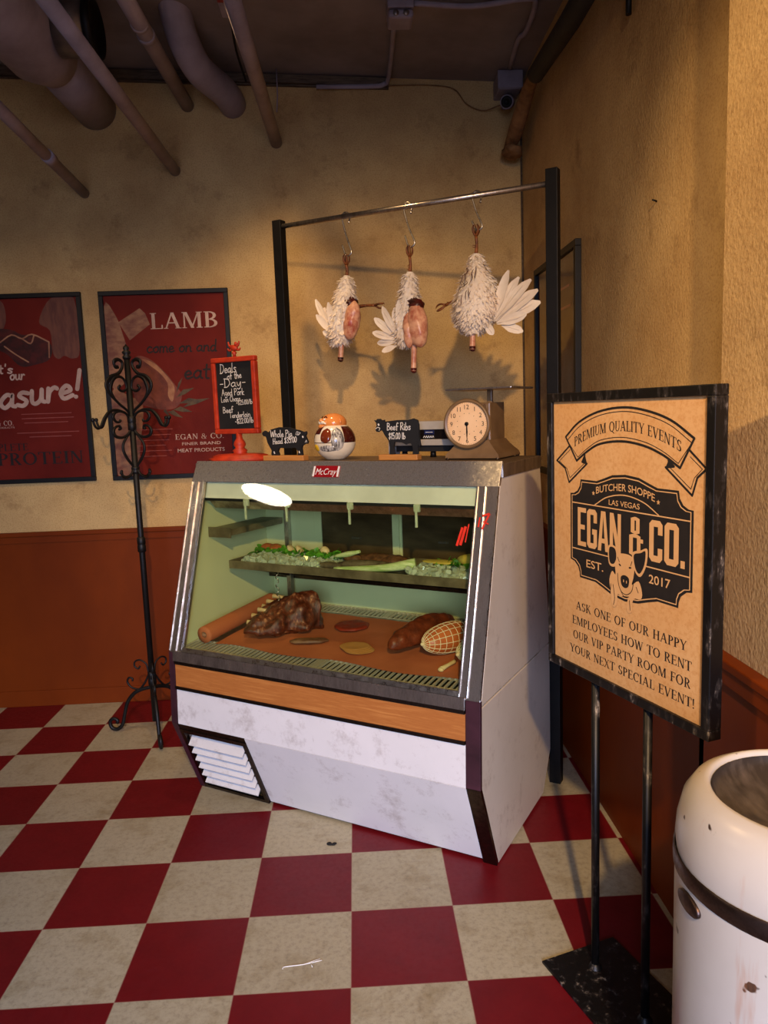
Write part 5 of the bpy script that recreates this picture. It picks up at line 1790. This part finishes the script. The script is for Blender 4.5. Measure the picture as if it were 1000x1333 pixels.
def chicken(label, x, z_foot, body, skin, leg2, neck, tails, seed, nf, group='plucked chickens on the rail'):
    t = thing('hanging_chicken', label, 'chicken', case_pt(x, YR - 0.006, z_foot), CR, group)
    # body: swept hull through sections
    b = MB(); b.tube([p for p, r in body], [r * 0.92 for p, r in body], 24, 6); o = b.build('body', 'feather', t)
    me = o.data
    for v in me.vertices:
        n = noise.noise(v.co * 26 + Vector((seed, 0, 0)))
        v.co += v.normal * 0.006 * n
    b = MB(); plumage(b, body, nf, seed); b.build('plumage', 'feather', t, recalc=False)
    b = MB(); foot(b, body[0][0], Vector((0.02, 0, 1)), -body[0][0][2] - 0.042, 0.0062, seed); b.build('foot', 'claw', t)
    if skin:
        for c, rad, rot in skin:
            b = MB(); b.blob(c, rad, 0.006, 24, 4, Matrix.Rotation(R(rot), 3, 'Y'), seed=seed); part_label(b.build('bare_skin', 'skin', t), 'bare pink flesh')
        c, rad, rot = skin[0]
        b = MB()
        b.blob((c[0] - 0.01, c[1] + 0.012, c[2] + rad[2] * 0.95), (rad[0] * 0.85, 0.03, 0.026), 0.01, 40, 3); b.blob((c[0] - rad[0] * 0.7, c[1] + 0.01, c[2] + 0.02), (0.014, 0.026, rad[2] * 0.8), 0.006, 40, 3)
        b.build('dried_blood', 'blood', t)
    if leg2:
        b = MB(); foot(b, *leg2, 0.0062, seed + 3, 3); b.build('foot', 'claw', t)
    p, e = neck
    p, e = Vector(p), Vector(e)
    b = MB(); b.tube([p + (p - e) * 0.3, p, p.lerp(e, 0.5), e], [0.016, 0.0125, 0.0112, 0.0122], 12, 3); nk = b.build('neck', 'skin', t)
    dd = (e - p).normalized()
    b = MB(); b.tube([e - dd * 0.012, e + dd * 0.004], [0.0128, 0.0118], 12); b.blob(e + dd * 0.003, (0.009, 0.009, 0.005), 0.002, 80, 2); b.build('cut_end', 'blood', nk)
    rnd = random.Random(seed + 77)
    for base, ang, ln, w in tails:
        b = MB(); d = Vector((math.cos(R(ang)), rnd.uniform(-0.12, 0.05), math.sin(R(ang))))
        b.leaf(base, d, (rnd.uniform(-0.15, 0.15), -1, rnd.uniform(-0.1, 0.3)), ln, w, rnd.uniform(-0.08, 0.12), 0.3, 7)
        b.tube([Vector(base), Vector(base) + d.normalized() * ln * 0.85], [0.0016, 0.0006], 5)
        b.build('tail_feather', 'featherclean', t, recalc=False)
    return t


# left chicken: local origin at the hook point
chicken('leftmost chicken, small, feathered, with a bare pink breast on its right side', 0.412, 2.132,
        [((0.0, 0, -0.085), 0.012), ((-0.003, 0, -0.12), 0.026), ((-0.012, 0, -0.17), 0.044), ((-0.025, 0, -0.24), 0.055), ((-0.04, 0, -0.31), 0.052), ((-0.048, 0, -0.35), 0.028)],
        [((0.03, -0.022, -0.27), (0.034, 0.034, 0.078), 12)], ((0.05, 0, -0.215), (1, -0.1, -0.04), 0.085), ((-0.035, -0.005, -0.355), (-0.043, -0.008, -0.428)),
        [((-0.06, -0.03, -0.32), 118, 0.17, 0.030), ((-0.06, -0.03, -0.33), 108, 0.13, 0.034), ((-0.05, -0.035, -0.33), 95, 0.14, 0.03), ((-0.04, -0.04, -0.33), 70, 0.13, 0.028), ((-0.06, -0.03, -0.32), 130, 0.11, 0.03), ((-0.05, -0.03, -0.34), 150, 0.07, 0.026)], 11, 2600)
chicken('middle chicken, torn open with a large bare pink breast and leg pointing right', 0.703, 2.128,
        [((0.004, 0, -0.10), 0.012), ((0.0, 0, -0.135), 0.022), ((-0.004, 0, -0.20), 0.036), ((-0.012, 0, -0.27), 0.046), ((-0.02, 0, -0.33), 0.046), ((-0.022, 0, -0.375), 0.026)],
        [((0.046, -0.028, -0.315), (0.042, 0.038, 0.088), -6), ((0.012, -0.04, -0.33), (0.022, 0.022, 0.07), 0)], None, ((0.018, -0.012, -0.40), (0.014, -0.014, -0.49)),
        [((-0.06, -0.02, -0.36), 160, 0.11, 0.03), ((-0.055, -0.025, -0.35), 140, 0.13, 0.032), ((-0.045, -0.03, -0.35), 118, 0.14, 0.032), ((-0.04, -0.03, -0.36), 100, 0.13, 0.034), ((-0.03, -0.035, -0.36), 88, 0.15, 0.034), ((-0.06, -0.02, -0.37), 178, 0.09, 0.028), ((-0.055, -0.02, -0.385), 196, 0.07, 0.026)], 23, 2600)
last_bird = chicken('right chicken, plump with white feathers and a wide feather tail fan', 0.994, 2.168,
        [((-0.004, 0, -0.105), 0.012), ((-0.002, 0, -0.14), 0.022), ((0.0, 0, -0.175), 0.038), ((0.0, 0, -0.215), 0.066), ((-0.002, 0, -0.265), 0.086), ((-0.008, 0, -0.315), 0.086), ((-0.014, 0, -0.355), 0.064), ((-0.018, 0, -0.385), 0.026)],
        None, ((-0.080, 0, -0.262), (-1, 0.05, -0.36), 0.060), ((-0.020, -0.008, -0.385), (-0.022, -0.012, -0.462)),
        [((0.06, -0.01, -0.36), 66, 0.19, 0.040), ((0.065, -0.015, -0.36), 56, 0.18, 0.042), ((0.07, -0.02, -0.365), 45, 0.20, 0.046), ((0.08, -0.02, -0.368), 34, 0.19, 0.048), ((0.09, -0.025, -0.37), 22, 0.17, 0.05), ((0.10, -0.02, -0.38), -20, 0.09, 0.034), ((0.04, -0.02, -0.37), -60, 0.05, 0.03), ((0.055, 0.0, -0.35), 78, 0.12, 0.036), ((0.085, -0.03, -0.375), 12, 0.12, 0.04)], 37, 5200)

b = MB()
rs = random.Random(5)
for k in range(14):
    x, z = rs.uniform(-0.022, 0.032), rs.uniform(-0.27, -0.16)
    y = -0.100 + 0.35 * max(0, z + 0.22)
    b.tube([(x, y, z), (x + rs.uniform(-.008, .008), y - 0.002, z - rs.uniform(.01, .02)), (x - rs.uniform(0, .016), y, z - rs.uniform(.02, .045))], [0.0008, 0.0016, 0.0006], 5, 3)
b.build('blood_streaks', 'blood', last_bird)

# ------------------------------------------------------------------ event sign on its stand
SR = R(-71)
t = thing('sign_stand', 'black distressed metal stand holding a parchment event sign', 'sign', (0.646, 0.012, 0.0), SR)
b = MB(); b.prism([(-0.075, -0.115), (0.255, -0.115), (0.255, 0.115), (-0.075, 0.115)], 0.0, 0.008, f=lambda x, y, z: (x, z, y), bev=0.001); b.build('base_plate', 'distress', t)
for x in (0.0, 0.192):
    b = MB(); b.tube([(x, 0.0, 0.008), (x, 0.0, 0.81)], 0.0105, 14); b.lathe([(0.018, 0.008), (0.014, 0.016), (0.0105, 0.02)], 14, Matrix.Translation((x, 0, 0)), cap=False); b.build('pole', 'distress', t)
PX0, PX1, PZ0, PZ1 = -0.180, 0.392, 0.797, 1.512
b = MB()
w = 0.022
b.box(PX0, PX1, -0.020, 0.014, PZ1 - w, PZ1, bev=0.002); b.box(PX0, PX1, -0.020, 0.014, PZ0, PZ0 + w, bev=0.002); b.box(PX0, PX0 + w, -0.020, 0.014, PZ0 + w, PZ1 - w, bev=0.002); b.box(PX1 - w, PX1, -0.020, 0.014, PZ0 + w, PZ1 - w, bev=0.002)
b.build('frame', 'distress', t)
b = MB(); b.box(PX0 + w, PX1 - w, -0.012, 0.008, PZ0 + w, PZ1 - w); pn = b.build('parchment_panel', 'parch', t)
y1, y2, y3, y4 = -0.0124, -0.0128, -0.0132, -0.0136
ink, lite = MB(), MB()
# banner
CXB, OUT, INN = 0.113, (1.472, 1.402), (1.395, 1.344)
up = [(-0.106, 1.402), (-0.052, 1.438), (0.024, 1.463), (0.112, 1.472), (0.19, 1.464), (0.266, 1.443), (0.332, 1.407)]
lo = [(0.294, 1.346), (0.245, 1.370), (0.185, 1.388), (0.110, 1.396), (0.032, 1.388), (-0.018, 1.368), (-0.060, 1.344)]
upc = [(p.x, p.y) for p in crom([(a, c, 0) for a, c in up], 5)]
loc_ = [(p.x, p.y) for p in crom([(a, c, 0) for a, c in lo], 5)]
ring = upc + loc_ + [upc[0]]
ink.ribbon(ring, 0.0055, y1)
cxm, czm = 0.113, 1.408
inner = [(cxm + (a - cxm) * 0.955, czm + (c - czm) * 0.86 + 0.0 - 0.002) for a, c in ring]


def offs(line, d):
    return [(a, c + d) for a, c in line]


ink.ribbon([(a * 0.97 + 0.0034, c) for a, c in offs(upc, -0.009)] + [(a * 0.97 + 0.0034, c) for a, c in offs(loc_, 0.009)] + [(upc[0][0] * 0.97 + 0.0034, upc[0][1] - 0.009)], 0.0018, y1)
for tail, inner_ in (([(-0.088, 1.381), (-0.145, 1.341), (-0.109, 1.323), (-0.092, 1.288), (-0.018, 1.339), (-0.038, 1.342), (-0.026, 1.36)], [(-0.088, 1.370), (-0.134, 1.340), (-0.101, 1.322), (-0.088, 1.300), (-0.03, 1.338)]),
                     ([(0.320, 1.383), (0.366, 1.348), (0.342, 1.329), (0.329, 1.292), (0.252, 1.345), (0.277, 1.348), (0.260, 1.36)], [(0.322, 1.370), (0.355, 1.347), (0.334, 1.328), (0.325, 1.305), (0.264, 1.346)])):
    ink.ribbon(tail, 0.0048, y1); ink.ribbon(inner_, 0.0016, y1)
    ink.flat([tail[4], tail[5], tail[6]], y1)


def arcwarp(x, z):
    k = (x - 0.113) / 0.185
    return x, z - 0.042 * k * k


serif(ink, 'PREMIUM QUALITY EVENTS', -0.070, 1.419, 0.023, y1, 0.368, arcwarp)
for txt, xa, xb, z, h in (('ASK ONE OF OUR HAPPY', -0.064, 0.322, 0.966, 0.0212), ('EMPLOYEES HOW TO RENT', -0.080, 0.337, 0.926, 0.0212), ('OUR VIP PARTY ROOM FOR', -0.077, 0.335, 0.888, 0.0212), ('YOUR NEXT SPECIAL EVENT!', -0.090, 0.348, 0.849, 0.0212)):
    serif(ink, txt, xa, z, h, y1, xb - xa)
# badge


def badge(g):
    right = [(0.124, 1.321), (0.17, 1.317), (0.205, 1.306), (0.229, 1.299), (0.292, 1.299), (0.295, 1.283), (0.305, 1.270), (0.320, 1.263), (0.334, 1.262),
             (0.334, 1.093), (0.318, 1.090), (0.302, 1.078), (0.296, 1.064), (0.295, 1.052), (0.233, 1.052), (0.205, 1.044), (0.17, 1.033), (0.124, 1.028)]
    pts = right + [(0.248 - a, c) for a, c in right[::-1][1:-1]]
    cx, cz = 0.124, 1.175
    return [(cx + (a - cx) * (1 - g / 0.21), cz + (c - cz) * (1 - g / 0.146)) for a, c in pts]


ink.flat(badge(0.0), y1); ink.build('black_print', 'ink', pn)
ring_o, ring_i = badge(0.006), badge(0.0085)
n = len(ring_o)
for i in range(n):
    j = (i + 1) % n
    lite.flat([ring_o[i], ring_o[j], ring_i[j], ring_i[i]], y2)


def hline(x0, x1, z, w=0.0028):
    lite.flat([(x0, z), (x1, z), (x1, z + w), (x0, z + w)], y2)


hline(-0.079, 0.327, 1.238); hline(-0.079, 0.07, 1.122); hline(0.178, 0.327, 1.122)
lite.ribbon([(p.x, p.y) for p in crom([(0.013, 1.241, 0), (0.06, 1.264, 0), (0.122, 1.274, 0), (0.185, 1.264, 0), (0.234, 1.241, 0)], 6)], 0.0026, y2)


def arc2(x, z):
    k = (x - 0.12) / 0.1
    return x, z - 0.014 * k * k


font_text(lite, 'BUTCHER SHOPPE', 0.018, 1.283, 0.203, 0.0165, y2, arc2, bold=0.008); font_text(lite, 'LAS VEGAS', 0.066, 1.247, 0.107, 0.0125, y2, bold=0.005)
for sx in (0.008, 0.232):
    st = []
    for k in range(10):
        rr = 0.0062 if k % 2 == 0 else 0.0026
        st.append((sx + rr * math.cos(PI / 2 + k * PI / 5), 1.269 + rr * math.sin(PI / 2 + k * PI / 5)))
    lite.flat(st, y2)
block(lite, 'EGAN&CO.', [(-0.055, -0.021, 1.133, 1.229), (-0.017, 0.022, 1.133, 1.229), (0.025, 0.066, 1.133, 1.229), (0.070, 0.110, 1.133, 1.229), (0.139, 0.181, 1.140, 1.229), (0.205, 0.246, 1.138, 1.229), (0.252, 0.294, 1.138, 1.229), (0.300, 0.312, 1.138, 1.154)], y2)
font_text(lite, 'EST.', -0.020, 1.083, 0.066, 0.0195, y2, bold=0.008); font_text(lite, '2017', 0.205, 1.088, 0.066, 0.0195, y2, bold=0.008)
# pig leaning over the badge
lite.flat(blobshape([(0.082, 1.135), (0.100, 1.137), (0.128, 1.140), (0.150, 1.136), (0.158, 1.115), (0.155, 1.09), (0.150, 1.072), (0.172, 1.085), (0.184, 1.062), (0.180, 1.045), (0.155, 1.040), (0.150, 1.010), (0.137, 1.004), (0.131, 1.018), (0.136, 1.040), (0.112, 1.038), (0.100, 1.040), (0.098, 1.018), (0.088, 1.006), (0.078, 1.014), (0.074, 1.045), (0.070, 1.070), (0.080, 1.092), (0.092, 1.085), (0.09, 1.105)], 3), y3)
lite.flat(blobshape([(0.066, 1.150), (0.094, 1.150), (0.102, 1.125), (0.090, 1.104), (0.068, 1.108)], 4), y3); lite.flat(blobshape([(0.150, 1.145), (0.178, 1.156), (0.200, 1.162), (0.197, 1.125), (0.178, 1.096), (0.158, 1.108)], 4), y3)
lite.build('pale_print', 'parchink', pn)
b = MB()
b.flat(blobshape([(0.070, 1.146), (0.090, 1.146), (0.095, 1.126), (0.086, 1.110), (0.071, 1.113)], 4), y4); b.flat(blobshape([(0.156, 1.142), (0.178, 1.150), (0.194, 1.156), (0.191, 1.126), (0.176, 1.103), (0.162, 1.112)], 4), y4)
b.ribbon([(0.106, 1.112), (0.110, 1.110)], 0.004, y4); b.ribbon([(0.141, 1.110), (0.146, 1.111)], 0.004, y4)
b.flat(blobshape([(0.112, 1.084), (0.126, 1.090), (0.140, 1.084), (0.138, 1.066), (0.126, 1.060), (0.114, 1.066)], 4), y4)
for pts in ([(0.10, 1.09), (0.104, 1.064), (0.116, 1.048), (0.134, 1.046), (0.150, 1.058), (0.156, 1.08)], [(0.084, 1.06), (0.09, 1.03), (0.086, 1.012)], [(0.142, 1.034), (0.145, 1.012)], [(0.108, 1.056), (0.122, 1.040), (0.140, 1.042)], [(0.100, 1.128), (0.106, 1.118)], [(0.150, 1.126), (0.146, 1.116)], [(0.165, 1.07), (0.172, 1.058)], [(0.076, 1.06), (0.074, 1.04)]):
    b.ribbon([(p.x, p.y) for p in crom([(a, c, 0) for a, c in pts], 3)], 0.0018, y4)
part_label(b.build('pig_drawing', 'ink', pn), 'black ink pig face and ears')
b = MB()
for a, c in ((0.122, 1.078), (0.132, 1.077)):
    b.ribbon([(a, c), (a, c - 0.004)], 0.003, y4 - 0.0004)
b.build('pig_nostrils', 'parchink', pn)

# ------------------------------------------------------------------ retro trash can
t = thing('trash_can', 'round white enamel trash can with dark liner and steel band', 'trash can', (0.722, -0.757, 0.0))
RC = 0.186
b = MB(); b.lathe([(0.0, 0.004), (RC - 0.012, 0.004), (RC - 0.006, 0.03), (RC, 0.05), (RC, 0.765)], 64, cap=False); b.build('body', 'can', t)
b = MB(); b.lathe([(RC - 0.014, 0.0), (RC - 0.004, 0.0), (RC - 0.002, 0.03)], 64, cap=False); b.build('base_ring', 'canband', t)
b = MB(); b.lathe([(RC, 0.763), (RC + 0.0025, 0.766), (RC + 0.003, 0.778), (RC + 0.0025, 0.790), (RC, 0.793)], 64, cap=False); b.build('steel_band', 'canband', t)
b = MB(); b.lathe([(RC - 0.002, 0.79), (RC, 0.81), (RC - 0.002, 0.835), (RC - 0.010, 0.868), (RC - 0.024, 0.890), (RC - 0.040, 0.899), (0.140, 0.900), (0.136, 0.896), (0.135, 0.885)], 64, cap=False); b.build('domed_lid', 'can', t)
b = MB()
rings = []
for i, (r, z) in enumerate([(0.1345, 0.893), (0.132, 0.884), (0.126, 0.876), (0.105, 0.868), (0.085, 0.864), (0.06, 0.860), (0.03, 0.858), (0.0, 0.858)]):
    rings.append((r, z))
b.lathe(rings, 48, cap=False)
for v in b.bm.verts:
    if v.co.z < 0.88:
        v.co.z += 0.010 * noise.noise(v.co * 20)
        v.co.x *= 1 + 0.06 * noise.noise(v.co * 30)
b.build('bin_liner', 'binliner', t)
am = R(184)
b = MB(); ex = Matrix.Translation((RC * math.cos(am), RC * math.sin(am), 0.742)) @ Matrix.Rotation(am, 4, 'Z') @ Matrix.Rotation(R(90), 4, 'Y') @ Matrix.Diagonal((0.5, 1.0, 1, 1))
b.lathe([(0.030, -0.004), (0.030, 0.002), (0.026, 0.004), (0, 0.005)], 28, ex); lb = part_label(b.build('oval_plate', 'canband', t), 'small dark oval maker plate')

# small debris on the floor
b = MB()
for k in range(7):
    b.blob((random.uniform(-.016, .016), random.uniform(-.008, .008), 0.003), (0.009, 0.005, 0.003), 0.002, 80, 2)
o = b.build('floor_scrap', 'dark'); o.location = (-0.075, 0.665, 0.0); tag(o, 'small dark scrap on the cream tile before the case', 'scrap')
b = MB(); b.tube([(-0.055, -0.008, 0.0015), (-0.05, -0.001, 0.0015), (0.0, 0.004, 0.0015), (0.05, 0.016, 0.0015)], 0.0014, 6, 4)
b.tube([(0.02, 0.006, 0.0015), (0.025, -0.008, 0.0015)], 0.0012, 6); b.tube([(0.0, 0.004, 0.0017), (0.045, 0.022, 0.0017)], 0.001, 6)
o = b.build('white_thread', 'white'); o.location = (-0.13, 0.09, 0.0); tag(o, 'frayed white thread lying on a cream tile in the foreground', 'thread')
